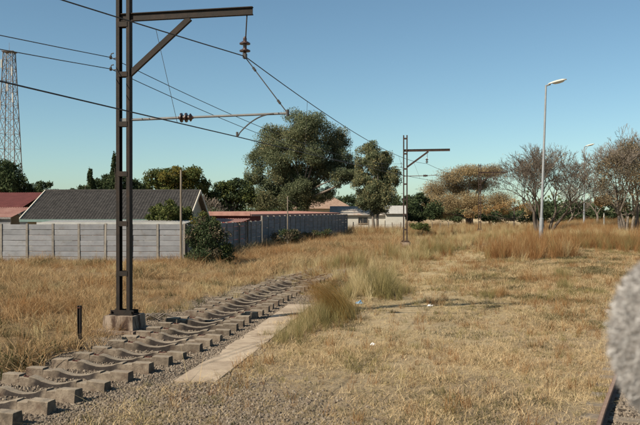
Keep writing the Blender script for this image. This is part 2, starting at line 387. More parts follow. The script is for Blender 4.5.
gme.loops.add(quads.size); gme.loops.foreach_set('vertex_index', quads.reshape(-1).astype(np.int32))
gme.polygons.add(len(quads)); gme.polygons.foreach_set('loop_start', np.arange(0, quads.size, 4, dtype=np.int32))
gme.polygons.foreach_set('loop_total', np.full(len(quads), 4, np.int32))
gme.update(calc_edges=True); gme.validate()
gme.polygons.foreach_set('use_smooth', np.ones(len(quads), bool))
ca = gme.color_attributes.new('soil', 'FLOAT_COLOR', 'POINT'); ca.data.foreach_set('color', gcol.reshape(-1).astype(np.float32))

def ground_material():
    m, nt, out = newmat('dry_ground')
    tc = N(nt, 'ShaderNodeTexCoord'); co = tc.outputs['Object']
    at = N(nt, 'ShaderNodeAttribute', attribute_name='soil')
    sep = N(nt, 'ShaderNodeSeparateColor'); nt.links.new(at.outputs['Color'], sep.inputs[0])
    n1 = noise(nt, 0.6, 6, co, 0.65); n2 = noise(nt, 9, 7, co, 0.7); n3 = noise(nt, 45, 5, co, 0.7)
    straw = ramp(nt, n2, [(0.28, (0.16, 0.115, 0.066)), (0.48, (0.35, 0.265, 0.155)), (0.7, (0.52, 0.415, 0.255))])
    soil = ramp(nt, n1, [(0.3, (0.20, 0.15, 0.098)), (0.7, (0.34, 0.25, 0.155))])
    base = mixc(nt, ramp(nt, n1, [(0.38, (0.15, 0.15, 0.15)), (0.6, (0.85, 0.85, 0.85))]), soil, straw)
    ash = ramp(nt, n3, [(0.25, (0.07, 0.058, 0.046)), (0.5, (0.165, 0.138, 0.108)), (0.72, (0.31, 0.26, 0.20)), (0.85, (0.44, 0.38, 0.30))])
    field = ramp(nt, n2, [(0.3, (0.10, 0.068, 0.038)), (0.55, (0.22, 0.15, 0.08)), (0.75, (0.36, 0.25, 0.14))])
    pale = ramp(nt, n2, [(0.3, (0.33, 0.255, 0.15)), (0.6, (0.47, 0.38, 0.24)), (0.8, (0.55, 0.46, 0.31))])
    c = mixc(nt, sep.outputs[1], base, field)
    c = mixc(nt, sep.outputs[2], c, pale)
    c = mixc(nt, sep.outputs[0], c, ash)
    dark = ramp(nt, n3, [(0.3, (0.035, 0.028, 0.022)), (0.7, (0.11, 0.085, 0.066))])
    c = mixc(nt, at.outputs['Alpha'], c, dark)
    p = N(nt, 'ShaderNodeBsdfPrincipled'); nt.links.new(c, p.inputs['Base Color'])
    p.inputs['Roughness'].default_value = 0.97; p.inputs['Specular IOR Level'].default_value = 0.1
    ad = N(nt, 'ShaderNodeMath', operation='ADD'); nt.links.new(n2, ad.inputs[0]); nt.links.new(n3, ad.inputs[1])
    nt.links.new(bump(nt, ad.outputs[0], 0.8, 0.05), p.inputs['Normal'])
    nt.links.new(p.outputs[0], out.inputs[0]); return m
gme.materials.append(ground_material())
ground = link('ground', gme); tag(ground, 'dry bare ground of straw, soil and ash', kind='structure')

# ------------------------------------------------------------------ masonry walls of precast panels
def precast_wall(a, b, npan, ph, nb, label, post_extra=0.05):
    L = (b - a).length; ang = math.atan2(b.y - a.y, b.x - a.x); bay = L / nb
    root = empty('precast_concrete_wall', (a.x, a.y, 0), ang)
    tag(root, label, 'wall')
    pm = MB(); pm.taper(-0.065, 0.065, -0.075, 0.075, -0.15, npan * ph + post_extra, 0.008); pd = pm.data('post', M['post'])
    qm = MB(); e = 0.018
    # a plank with chamfered edges, so the joints between planks are recessed
    x0, x1, z0, z1 = 0.068, bay - 0.068, 0.006, ph - 0.006
    v = [(x0, -0.02, z0), (x1, -0.02, z0), (x1, -0.02, z1), (x0, -0.02, z1),
         (x0 + 0.005, -0.036, z0 + e), (x1 - 0.005, -0.036, z0 + e), (x1 - 0.005, -0.036, z1 - e), (x0 + 0.005, -0.036, z1 - e),
         (x0, 0.025, z0), (x1, 0.025, z0), (x1, 0.025, z1), (x0, 0.025, z1)]
    f = [(4, 5, 6, 7), (0, 1, 5, 4), (1, 2, 6, 5), (2, 3, 7, 6), (3, 0, 4, 7), (8, 11, 10, 9), (0, 8, 9, 1), (1, 9, 10, 2), (2, 10, 11, 3), (3, 11, 8, 0)]
    qm.add(v, f); qd = qm.data('panel', M['wall'])
    for i in range(nb + 1):
        link('post', pd, root, (i * bay, 0, rnd.uniform(-0.02, 0.02)), (rnd.gauss(0, 0.006), rnd.gauss(0, 0.006), 0))
    for i in range(nb):
        for k in range(npan):
            link('panel', qd, root, (i * bay, rnd.gauss(0, 0.006), k * ph + rnd.gauss(0, 0.003)), (rnd.gauss(0, 0.014), rnd.gauss(0, .0025), 0))
    return root
precast_wall(WALL_F[0], WALL_F[1], 7, 0.305, 9, 'grey precast concrete panel wall in front of the dark tiled house')
precast_wall(WALL_A[0], WALL_A[1], 7, 0.30, 11, 'lower stretch of grey panel wall beside the small faded red lean-to roof')
precast_wall(WALL_B[0], WALL_B[1], 8, 0.305, 20, 'taller long grey panel wall in front of the long red shed')

# ------------------------------------------------------------------ houses
def window(parent, x0, x1, z0, z1, y, frame=M['whitewash']):
    """window on a wall that faces -Y at local y"""
    w = MB(); t = 0.06
    w.box(x0 - t, x1 + t, y - 0.05, y + 0.02, z0 - t, z0); w.box(x0 - t, x1 + t, y - 0.05, y + 0.02, z1, z1 + t)
    w.box(x0 - t, x0, y - 0.048, y + 0.02, z0, z1); w.box(x1, x1 + t, y - 0.048, y + 0.02, z0, z1)
    w.box((x0 + x1) / 2 - 0.02, (x0 + x1) / 2 + 0.02, y - 0.046, y + 0.02, z0, z1)
    o = w.build('window', frame, parent)
    g = MB(); g.box(x0, x1, y - 0.02, y + 0.01, z0, z1); g.build('pane', M['glass'], o)
    s = MB(); s.box(x0 - 0.1, x1 + 0.1, y - 0.1, y + 0.015, z0 - 0.13, z0 - 0.062); s.build('sill', frame, o)

def gable_walls(parent, w, d, ze, zr, mat, t=0.2):
    """walls of a gabled box: eaves front and back (y), gables at x=0 and x=w"""
    for (ya, yb) in ((0, t), (d - t, d)): m = MB(); m.box(0, w, ya, yb, -0.3, ze); m.build('wall', mat, parent)
    for (xa, xb) in ((0.002, t), (w - t, w - 0.002)):
        g = MB(); pr = [(t, -0.3), (d - t, -0.3), (d - t, ze), (d / 2, zr), (t, ze)]
        v = [(xa, y, z) for (y, z) in pr] + [(xb, y, z) for (y, z) in pr]; n = 5
        g.add(v, [tuple(range(n))[::-1], tuple(range(n, 2 * n))] + [(i, (i + 1) % n, n + (i + 1) % n, n + i) for i in range(n)])
        g.build('gable_wall', mat, parent)

def corrugated(x0, x1, p0, p1, mat, name, parent, pitch=0.19, amp=0.018, th=0.02):
    """a roof plane of corrugated sheet from (y,z)=p0 to p1"""
    n = max(4, int((x1 - x0) / pitch * 2)); m = MB()
    top0, top1, b0, b1 = [], [], [], []
    v = []
    for i in range(n + 1):
        x = x0 + (x1 - x0) * i / n; dz = amp if i % 2 else -amp
        v += [(x, p0[0], p0[1] + dz), (x, p1[0], p1[1] + dz), (x, p0[0], p0[1] + dz - th), (x, p1[0], p1[1] + dz - th)]
    f = []
    for i in range(n):
        a, b = 4 * i, 4 * i + 4
        f += [(a, b, b + 1, a + 1), (a + 2, a + 3, b + 3, b + 2), (a, a + 2, b + 2, b), (a + 1, b + 1, b + 3, a + 3)]
    f += [(0, 1, 3, 2), (4 * n, 4 * n + 2, 4 * n + 3, 4 * n + 1)]
    m.add(v, f); return m.build(name, mat, parent)

# dark tiled house
hs = empty('house', (-18.7, 48.6, Hs(-14, 50)), R(0.6))
tag(hs, 'low house with dark grey tiled roof and green gutter behind the panel wall', 'house')
hw, hd, ze, zr = 10.1, 8.4, 2.42, 4.22
gable_walls(hs, hw, hd, ze, zr - 0.12, M['plaster'])
fb = MB(); fb.box(0.3, hw - 0.3, -0.03, -0.004, 0.0, 1.35); fb.build('brick_plinth', M['facebrick'], hs)
for (wx0, wx1) in ((1.2, 2.8), (4.2, 5.8), (7.2, 8.6)): window(hs, wx0, wx1, 1.0, 2.1, -0.002)
for side in (0, 1):
    # tiles: every course overlaps the one below, every tile a shallow roll
    m = MB(); nc, nt_ = 16, 56; ov = 0.45
    for c in range(nc):
        for t in range(nt_):
            x0 = -0.28 + (hw + 0.56) * t / nt_; x1 = -0.28 + (hw + 0.56) * (t + 1) / nt_
            def pt(s): return (-ov + (hd / 2 + ov) * s, ze - 0.12 + (zr - ze + 0.12) * s)
            (ya, za), (yb, zb) = pt(c / nc), pt((c + 1) / nc)
            if side: ya, yb = hd - ya, hd - yb
            j = rnd.uniform(-0.006, 0.006); xm = x0 + (x1 - x0) * 0.55
            m.add([(x0, ya, za + 0.045 + j), (xm, ya, za + 0.085 + j), (x1, ya, za + 0.045 + j), (x0, yb, zb + 0.012), (xm, yb, zb + 0.05), (x1, yb, zb + 0.012),
                   (x0, ya, za), (x1, ya, za)],
                  [(0, 1, 4, 3), (1, 2, 5, 4), (6, 7, 2, 1, 0)])
    o = m.build('roof_tiles', M['tile'], hs); tag(o, kind='stuff')
    dk = MB(); ya, yb = -ov, hd / 2
    if side: ya, yb = hd - ya, hd - yb
    dk.add([(-0.3, ya, ze - 0.15), (hw + 0.3, ya, ze - 0.15), (hw + 0.3, yb, zr - 0.04), (-0.3, yb, zr - 0.04),
            (-0.3, ya, ze - 0.23), (hw + 0.3, ya, ze - 0.23), (hw + 0.3, yb, zr - 0.12), (-0.3, yb, zr - 0.12)],
           [(0, 1, 2, 3), (7, 6, 5, 4), (0, 4, 5, 1), (1, 5, 6, 2), (2, 6, 7, 3), (3, 7, 4, 0)])
    dk.build('roof_deck', M['wood'], hs)
    for xx in (-0.33, hw + 0.33):
        vb = MB(); vb.bar((xx, ya, ze - 0.10), (xx, yb, zr + 0.02), 0.06, 0.2); vb.build('barge_board', M['verge'], hs)
rc = MB(); rc.tube([(-0.3, hd / 2, zr + 0.03), (hw + 0.3, hd / 2, zr + 0.03)], 0.11, 8); rc.build('ridge_cap', M['tile'], hs)
gt = MB(); gt.box(-0.3, hw + 0.3, -0.6, -0.45, ze - 0.24, ze - 0.08); gt.build('gutter', M['gutter'], hs)
ch = MB(); ch.box(-0.28, hw + 0.28, -0.448, -0.02, ze - 0.26, ze - 0.236); ch.build('soffit', M['verge'], hs)

# flat carport roof just behind the wall
cp = empty('carport', (-16.3, 43.75, Hs(-12, 44) + 0.06), R(-0.8))
tag(cp, 'pale flat sheet roof of a carport along the top of the panel wall', 'carport')
corrugated(0.0, 8.6, (0.0, 2.16), (2.6, 2.28), M['greyroof'], 'roof_sheet', cp)
fs = MB(); fs.box(0, 8.6, -0.05, -0.004, 2.08, 2.2); fs.build('fascia', M['greyroof'], cp)
for k in range(4):
    for yy in (0.3, 2.3):
        p = MB(); p.tube([(0.4 + k * 2.6, yy, -0.1), (0.4 + k * 2.6, yy, 2.15)], 0.04, 6); p.build('post', M['grey_steel'], cp)

# house with the red roof at the far left
rh = empty('house', (-33.0, 58.0, Hs(-27, 60)), R(-4))
tag(rh, 'house with dark red main roof and faded pink verandah roof', 'house')
gable_walls(rh, 10.4, 8.0, 2.55, 3.95, M['whitewash'])
corrugated(-0.3, 10.7, (-0.1, 3.17), (4.0, 4.35), M['redroof'], 'main_roof', rh)
corrugated(-0.3, 10.7, (8.3, 3.0), (4.0, 4.35), M['redroof'], 'main_roof', rh)
corrugated(-0.3, 11.3, (-3.2, 2.44), (-0.1, 3.14), M['pinkroof'], 'verandah_roof', rh)
vw = MB(); vw.box(-0.2, 11.2, -3.1, -3.0, -0.2, 2.36); vw.build('verandah_wall', M['wall'], rh)
window(rh, 6.5, 8.2, 0.95, 2.0, -3.102); window(rh, 2.5, 4.2, 0.95, 2.0, -3.102)
vg = MB(); vg.box(-0.3, 11.3, -3.3, -3.21, 2.3, 2.42); vg.build('gutter', M['grey_steel'], rh)

# long red shed behind the receding wall (front face towards the camera)
shy = 62.6; sh = empty('shed', (-10.2, shy, Hs(-8, 64)), R(-14.5))
tag(sh, 'long low shed with red painted front and faded red sheet roof', 'shed')
SWD, SLN = 4.5, 31.0
m = MB(); m.box(0, SWD, 0, 0.2, -0.2, 2.62); m.build('front_wall', M['redwall'], sh)
m = MB(); m.box(SWD - 0.2, SWD - 0.002, 0.2, SLN, -0.2, 2.48); m.build('side_wall', M['redwall'], sh)
m = MB(); m.box(0.002, 0.2, 0.2, SLN, -0.2, 2.68); m.build('side_wall', M['redwall'], sh)
m = MB(); m.box(0.2, SWD - 0.2, SLN - 0.2, SLN, -0.2, 2.48); m.build('end_wall', M['redwall'], sh)
rs = MB(); n = 110
for i in range(n):   # sheets running across the shed, ribbed along its length
    y0 = -0.35 + (SLN + 0.7) * i / n; y1 = -0.35 + (SLN + 0.7) * (i + 1) / n; ym = (y0 + y1) / 2
    za, zb = 2.80, 2.60
    rs.add([(-0.3, y0, za), (SWD + 0.35, y0, zb), (SWD + 0.35, ym, zb + 0.035), (-0.3, ym, za + 0.035), (SWD + 0.35, y1, zb), (-0.3, y1, za)],
           [(0, 1, 2, 3), (3, 2, 4, 5)])
o = rs.build('roof_sheet', M['pinkroof'], sh)
fa = MB(); fa.box(-0.3, SWD + 0.35, -0.42, -0.36, 2.5, 2.78); fa.build('fascia', M['pinkroof'], sh)
fa = MB(); fa.box(SWD + 0.36, SWD + 0.44, -0.35, SLN + 0.35, 2.46, 2.62); fa.build('fascia', M['pinkroof'], sh)
window(sh, 1.0, 2.2, 1.3, 2.2, -0.002)
# small lean-to in front of the shed
lt = empty('lean_to', (-8.35, 53.2, Hs(-7, 54)), R(-9))
tag(lt, 'small lean-to with faded pink sheet roof just behind the lower wall', 'lean-to')
corrugated(0, 2.9, (0, 2.12), (2.6, 2.32), M['pinkroof'], 'roof_sheet', lt)
for (xx, yy) in ((0.15, 0.15), (2.75, 0.15), (0.15, 2.45), (2.75, 2.45)):
    p = MB(); p.box(xx - 0.05, xx + 0.05, yy - 0.05, yy + 0.05, -0.1, 2.1 + yy * 0.07); p.build('post', M['wood'], lt)

# pale cottages at the end of the wall
c1 = empty('cottage', (1.6, 104.5, Hs(5, 105)), R(-2))
tag(c1, 'pale plastered cottage with rusty tin roof and one small dark window', 'cottage')
gable_walls(c1, 8.6, 6.0, 2.3, 3.3, M['whitewash'])
corrugated(-0.3, 8.9, (-0.4, 2.27), (3.0, 3.5), M['tinroof'], 'roof_sheet', c1)
corrugated(-0.3, 8.9, (6.4, 2.27), (3.0, 3.5), M['tinroof'], 'roof_sheet', c1)
window(c1, 3.7, 4.9, 1.15, 1.9, -0.002, M['wood'])
c2 = empty('cottage', (8.7, 101.0, Hs(9, 101)), R(-6))
tag(c2, 'narrow pale outbuilding with light sloping sheet roof beside the slim eucalyptus', 'outbuilding')
m = MB(); m.box(0, 2.6, 0, 0.2, -0.3, 2.45); m.build('wall', M['whitewash'], c2)
for (xa, xb) in ((0.002, 0.2), (2.4, 2.598)):
    g = MB(); g.add([(xa, .2, -.3), (xa, 4, -.3), (xa, 4, 3.35), (xa, .2, 2.45), (xb, .2, -.3), (xb, 4, -.3), (xb, 4, 3.35), (xb, .2, 2.45)],
                    [(0, 3, 2, 1), (4, 5, 6, 7), (0, 1, 5, 4), (1, 2, 6, 5), (2, 3, 7, 6), (3, 0, 4, 7)]); g.build('side_wall', M['whitewash'], c2)
corrugated(-0.15, 2.75, (-0.35, 2.47), (4.2, 3.55), M['greyroof'], 'roof_sheet', c2)
c3 = empty('house', (-4.2, 128.0, Hs(-1, 130)), R(5))
tag(c3, 'far house with brown tiled hip roof beyond the big eucalyptus', 'house')
m = MB(); m.box(0, 9.5, 0, 7, -0.3, 3.3); m.build('wall', M['plaster'], c3)
m = MB(); m.add([(-.5, -.5, 3.2), (10, -.5, 3.2), (10, 7.5, 3.2), (-.5, 7.5, 3.2), (3.0, 3.5, 5.4), (6.5, 3.5, 5.4)],
                [(0, 1, 5, 4), (1, 2, 5), (2, 3, 4, 5), (3, 0, 4), (0, 3, 2, 1)]); m.build('roof', M['tiled_far'], c3)
c4 = empty('hut', (50.0, 150.0, Hs(50, 150)), R(30))
tag(c4, 'small pale roofed hut half hidden behind the bare trees', 'hut')
gable_walls(c4, 5.5, 5.0, 2.2, 3.6, M['wood'])
corrugated(-.3, 5.8, (-.4, 2.15), (2.5, 3.75), M['tinroof'], 'roof_sheet', c4); corrugated(-.3, 5.8, (5.4, 2.15), (2.5, 3.75), M['tinroof'], 'roof_sheet', c4)
window(c4, 1.5, 2.7, 1.0, 1.9, -0.002)

# ------------------------------------------------------------------ communications tower
def lattice_tower(x, y):
    root = empty('lattice_tower', (x, y, 0)); tag(root, 'tall red and white steel lattice communications tower behind the trees', 'tower')
    def hw_(z): return 2.9 - 1.75 * min(1, z / 44)
    zs = [0, 5, 10, 14.5, 19, 23, 27, 30.5, 34, 37, 40, 42.5, 44.5]
    for (sx, sy) in ((-1, -1), (1, -1), (1, 1), (-1, 1)):
        m = MB()
        for a, b in zip(zs[:-1], zs[1:]): m.bar((sx * hw_(a), sy * hw_(a), a), (sx * hw_(b), sy * hw_(b), b), 0.2, 0.2)
        m.build('leg', M['towersteel'], root)
    cs = [(-1, -1), (1, -1), (1, 1), (-1, 1)]
    for i in range(4):
        m = MB(); p, q = cs[i], cs[(i + 1) % 4]
        for a, b in zip(zs[:-1], zs[1:]):
            A = Vector((p[0] * hw_(a), p[1] * hw_(a), a)); B = Vector((q[0] * hw_(b), q[1] * hw_(b), b))
            C = Vector((q[0] * hw_(a), q[1] * hw_(a), a)); D = Vector((p[0] * hw_(b), p[1] * hw_(b), b))
            m.bar(A, B, 0.10); m.bar(C, D, 0.10); m.bar(D, B, 0.10)
        m.build('bracing', M['towersteel'], root)
    m = MB(); m.box(-0.35, 0.35, -0.35, 0.35, 0, 44); m.v = m.v
    lad = MB()
    for sx in (-0.25, 0.25): lad.bar((sx, 0, 0), (sx, 0, 44.4), 0.1)
    for k in range(60): lad.bar((-0.25, 0, 0.7 + k * 0.73), (0.25, 0, 0.7 + k * 0.73), 0.06)
    for k in range(5): lad.bar((-hw_(8 + k * 8), 0, 8 + k * 8), (hw_(8 + k * 8), 0, 8 + k * 8), 0.08)
    lad.build('ladder', M['towersteel'], root)
    tp = MB(); tp.box(-1.5, 1.5, -1.5, 1.5, 44.4, 44.6); tp.build('top_platform', M['towersteel'], root)
    for (ax, ay, az, al) in ((-1.3, -1.5, 40, 2.2), (1.4, -1.5, 38, 2.2), (-1.7, -1.4, 29, 2.5), (1.6, -1.5, 31, 2.4), (0.2, -1.5, 34, 2.0)):
        an = MB(); an.box(ax - 0.16, ax + 0.16, ay - 0.5, ay - 0.3, az, az + al); an.bar((ax, ay - 0.3, az + 0.4), (ax * 0.8, ay + 0.4, az + 0.4), 0.08); an.bar((ax, ay - 0.3, az + al - 0.4), (ax * 0.8, ay + 0.4, az + al - 0.4), 0.08)
        an.build('antenna', M['greyroof'], root)
    sp = MB(); sp.tube([(0, 0, 44.5), (0, 0, 47.0)], [0.07, 0.03], 6); sp.build('lightning_rod', M['towersteel'], root)
lattice_tower((9.5 - 320) / 760 * 200, 200)

# ------------------------------------------------------------------ concrete sleepers (rails gone)
def sleeper_mesh(seed):
    r = random.Random(seed); m = MB(); L = 1.0
    # stations along the length: (x, top z, top half width, bottom half width)
    st = [(-L, .232, .088, .120), (-.66, .236, .088, .120), (-.655, .205, .086, .120), (-.47, .196, .086, .120), (-.465, .222, .084, .118),
          (-.36, .205, .078, .110), (-.24, .165, .072, .102), (-.1, .138, .068, .096), (0, .132, .068, .096)]
    st = st + [(-x, z, a, b) for (x, z, a, b) in st[-2::-1]]
    n = 8
    for (x, z, a, b) in st:
        jz = r.uniform(-.003, .003); ja = r.uniform(-.002, .002); c = 0.008
        ring = [(x, -b, -.07), (x, -b + .006, .03), (x, -a + ja, z + jz - c), (x, -a + c + ja, z + jz), (x, a - c + ja, z + jz), (x, a + ja, z + jz - c), (x, b - .006, .03), (x, b, -.07)]
        m.v += ring
    for i in range(len(st) - 1):
        for k in range(n):
            k2 = (k + 1) % n; m.f.append((i * n + k, (i + 1) * n + k, (i + 1) * n + k2, i * n + k2))
    m.f.append(tuple(range(n))); e = (len(st) - 1) * n; m.f.append(tuple(e + k for k in range(n))[::-1])
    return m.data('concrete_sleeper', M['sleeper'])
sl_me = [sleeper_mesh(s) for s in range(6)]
cm = MB(); cm.box(-.06, .06, -.05, .05, 0, .012); cm.box(-.075, -.05, -.02, .02, .0, .03); cm.box(.05, .075, -.018, .018, .0, .028)
clip_me = cm.data('rail_fastening', M['clip'])
y = 9.0; k = 0; last = None
sleepers = []
while y < 37.5:
    h = THEAD(y); cx = float(TR(y)) - math.cos(h) * 1.0; cy = y + math.sin(h) * 1.0
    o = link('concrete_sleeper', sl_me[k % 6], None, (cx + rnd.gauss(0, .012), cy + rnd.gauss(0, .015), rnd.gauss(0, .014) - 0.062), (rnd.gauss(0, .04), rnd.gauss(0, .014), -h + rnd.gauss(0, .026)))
    tag(o, 'bare weathered concrete sleeper in the row with its rails removed', 'sleeper', 'concrete sleepers of the lifted track')
    for sx in (-.535, .535):
        if rnd.random() < 0.65: link('rail_fastening', clip_me, o, (sx, rnd.gauss(0, .01), .196), (0, 0, rnd.gauss(0, .15)))
    sleepers.append(o); k += 1
    y += 0.70 * math.cos(h)
# ------------------------------------------------------------------ platform edge slabs
pe = empty('platform_edge', (-2.5, 13.0, 0)); tag(pe, 'flush strip of pinkish concrete slabs edging the old platform', 'platform edge')
A0, A1 = Vector((-2.47, 13.0)), Vector((-1.02, 23.6)); dv = (A1 - A0).normalized(); nv = Vector((dv.y, -dv.x))
ns = 12; LL = (A1 - A0).length
def SL(y): return np.interp(y, [13.0, 18.0, 23.6], [-2.50, -1.74, -0.98])      # left edge of the strip
for i in range(ns):
    ya = 13.0 + 10.6 * i / ns; yb = 13.0 + 10.6 * (i + 1) / ns - .008; xa, xb = float(SL(ya)), float(SL(yb)); m = MB(); z = rnd.uniform(-.003, .003)
    v = [(xa - pe.location.x, ya - 13, z), (xa + .72 - pe.location.x, ya - 13 - .10, z), (xb + .72 - pe.location.x, yb - 13 - .10, z), (xb - pe.location.x, yb - 13, z)]
    m.add([(a, b, c - .12) for (a, b, c) in v] + [(a, b, c + .028) for (a, b, c) in v], [(0, 3, 2, 1), (4, 5, 6, 7), (0, 1, 5, 4), (1, 2, 6, 5), (2, 3, 7, 6), (3, 0, 4, 7)])
    m.build('slab', M['slab'], pe)

# ------------------------------------------------------------------ overhead line masts
def mast(x, y, z0, heading, label, arm_z, arm_l, brace_z, reg_z, reg_l, top, mat, with_reg=True, ins=2.85):
    """local +X points across the track, origin at ground"""
    root = empty('catenary_mast', (x, y, z0), -heading); tag(root, label, 'mast', None)
    ft = MB(); ft.taper(-.42, .42, -.40, .40, -.3, .40, .05); ft.build('concrete_footing', M['footing'], root)
    pl = MB(); pl.taper(-.60, .52, -.60, .52, -.3, .07, .03); pl.build('footing_step', M['footing'], root)
    bp = MB(); bp.box(-.30, .30, -.2, .2, .40, .43); bp.box(-.30, .30, -.14, -.11, .43, .52); bp.box(-.30, .30, .11, .14, .43, .52)
    for sx in (-.26, .26):
        for sy in (-.17, .17): bp.tube([(sx, sy, .43), (sx, sy, .5)], .022, 6)
    bp.build('base_plate', mat, root)
    for sx in (-.135, .135):        # channel posts, webs outward
        p = MB(); s = 1 if sx > 0 else -1
        p.box(sx + s * .028 - .012, sx + s * .028 + .012, -.085, .085, .43, top)
        p.box(min(sx - s * .046, sx + s * .016), max(sx - s * .046, sx + s * .016), -.083, -.064, .431, top - .002)
        p.box(min(sx - s * .046, sx + s * .016), max(sx - s * .046, sx + s * .016), .064, .083, .431, top - .002)
        p.build('channel_post', mat, root)
    zs = []; z = 1.40
    while z < top - 0.2: zs.append(z); z += 1.205
    for z in zs:
        b = MB(); b.box(-.118, .118, -.096, -.086, z - .06, z + .06); b.box(-.118, .118, .086, .096, z - .06, z + .06)
        b.box(-.085, .085, -.07, .07, z - .05, z - .04)
        b.build('batten_plate', mat, root)
    a = MB()    # cantilever I-beam
    a.box(-.16, arm_l, -.012, .012, arm_z - .09, arm_z + .09)
    a.box(-.16, arm_l + .002, -.055, .055, arm_z + .075, arm_z + .095); a.box(-.16, arm_l + .001, -.055, .055, arm_z - .095, arm_z - .075)
    a.build('cantilever_arm', mat, root)
    d = MB(); d.bar((.12, 0, brace_z), (arm_l * .52, 0, arm_z - .10), .09, .13); d.build('brace', mat, root)
    # suspension insulator
    xi = ins
    r_ = MB(); r_.tube([(xi, 0, arm_z - .09), (xi - .03, 0, arm_z - .62)], .016, 6); r_.build('hanger_rod', mat, root)
    T = Matrix.Translation((xi - .05, 0, arm_z - 1.0))
    iz = MB(); iz.lathe([(.03, .40), (.045, .36), (.045, .30), (.13, .25), (.13, .225), (.05, .215), (.045, .16), (.045, .12), (.13, .08), (.13, .055), (.05, .045), (.03, .0), (.03, -.06)], 12, T)
    iz.build('insulator', M['porcelain'], root, smooth=False)
    if with_reg:
        # registration arm with insulator, drop wire and steady arm
        rg = MB(); rg.tube([(.13, 0, reg_z), (1.42, 0, reg_z + .02)], .032, 8); rg.tube([(1.75, 0, reg_z + .025), (reg_l, 0, reg_z + .06)], .028, 8)
        rg.bar((-.13, 0, reg_z), (.14, 0, reg_z), .06, .08)
        rg.build('registration_arm', M['grey_steel'], root)
        Ti = Matrix.Translation((1.40, 0, reg_z + .02)) @ Matrix.Rotation(R(90), 4, 'Y')
        ii = MB(); ii.lathe([(.035, 0), (.05, .03), (.115, .06), (.115, .085), (.055, .10), (.055, .15), (.115, .18), (.115, .205), (.055, .22), (.055, .27), (.10, .30), (.035, .35), (.03, .38)], 12, Ti)
        ii.build('registration_insulator', M['porcelain'], root)
    return root
MA = dict()
m1p = Vector((-4.75, 18.45)); m1h = R(11.5)
mast1 = mast(m1p.x, m1p.y, Hs(*m1p), m1h, 'rusty twin channel mast standing beside the bare sleepers', 7.60, 3.24, 6.20, 5.12, 4.08, 8.95, M['steel'], ins=3.1)
m2p = Vector((6.78, 60.4)); m2h = R(12)
mast2 = mast(m2p.x, m2p.y, Hs(*m2p), m2h, 'twin channel mast amid pale grass beside the slim eucalyptus', 7.68, 3.5, 6.35, 5.65, 2.6, 8.9, M['steel_far'], ins=1.75)
m3p = Vector((20.6, 98.0)); m3h = R(14)
mast3 = mast(m3p.x, m3p.y, Hs(*m3p), m3h, 'farthest twin channel mast against the brown winter trees', 7.75, 3.5, 6.5, 5.6, 2.2, 8.9, M['steel_far'], with_reg=False, ins=1.8)

def on_mast(mp, h, lx, z, ly=0.0):
    return Vector((mp.x + math.cos(h) * lx + math.sin(h) * ly, mp.y - math.sin(h) * lx + math.cos(h) * ly, z))
Z1, Z2, Z3 = Hs(*m1p), Hs(*m2p), Hs(*m3p)
mw1 = on_mast(m1p, m1h, 3.05, 6.54 + Z1); mw2 = on_mast(m2p, m2h, 1.70, 6.62 + Z2); mw3 = on_mast(m3p, m3h, 1.75, 6.69 + Z3)
reg_end = on_mast(m1p, m1h, 4.08, 5.18 + Z1)
st_top = on_mast(m1p, m1h, 3.75, 5.17 + Z1, -0.03); cw1 = on_mast(m1p, m1h, 2.86, 4.66 + Z1)
cw2 = on_mast(m2p, m2h, 2.3, 5.25 + Z2); cw3 = on_mast(m3p, m3h, 2.0, 5.2 + Z3)
def local(root, h, p):
    return Matrix.Rotation(h, 4, 'Z') @ (p - root.location)
# steady arm: a bent rod from the registration arm to the contact wire
sa = MB(); P0 = local(mast1, m1h, st_top); P1 = local(mast1, m1h, cw1 + Vector((0, 0, 0.02)))
pts = []
for i in range(15):
    t = i / 14; b = P0.lerp(P1, t); b.z = P0.z + (P1.z - P0.z) * (t ** 2.1) + 0.02 * math.sin(math.pi * t) * 0; pts.append(b)
pts[-1].z += 0.0; pts.insert(14, pts[13].lerp(P1, .5) + Vector((0, 0, -.03)))
sa.tube(pts, .016, 6); sa.box(P1.x - .02, P1.x + .02, P1.y - .03, P1.y + .03, P1.z - .02, P1.z + .09); sa.build('steady_arm', M['wire'], mast1)
pw = MB(); q0 = local(mast1, m1h, mw1 + Vector((0, 0, -.01))); q1 = local(mast1, m1h, reg_end)
pw.tube([q0, q1], .014, 6)
for t in (.22, .80): c = q0.lerp(q1, t); pw.tube([c - (q1 - q0) * .03, c + (q1 - q0) * .03], .032, 6)
pw.tube([q1 + Vector((0, 0, -.06)), q1 + Vector((0, 0, .08))], .04, 6)
pw.build('stay_wire', M['wire'], mast1)
cl = MB(); qq = local(mast1, m1h, mw1); cl.box(qq.x - .035, qq.x + .035, qq.y - .07, qq.y + .07, qq.z - .05, qq.z + .07); cl.build('suspension_clamp', M['wire'], mast1)
# feeder brackets on the track-away side
fw_z = (6.62, 6.34)
for (mm, zz) in ((mast1, 0), (mast2, .1)):
    for z in fw_z:
        b = MB(); b.tube([(-.16, -.05, z), (-.27, -.05, z - .01), (-.33, -.05, z + .05), (-.31, -.05, z + .11), (-.25, -.05, z + .12)], .014, 6); b.tube([(-.33, -.05, z - .02), (-.33, -.05, z + .06)], .03, 8)
        b.build('feeder_bracket', M['wire'], mm)

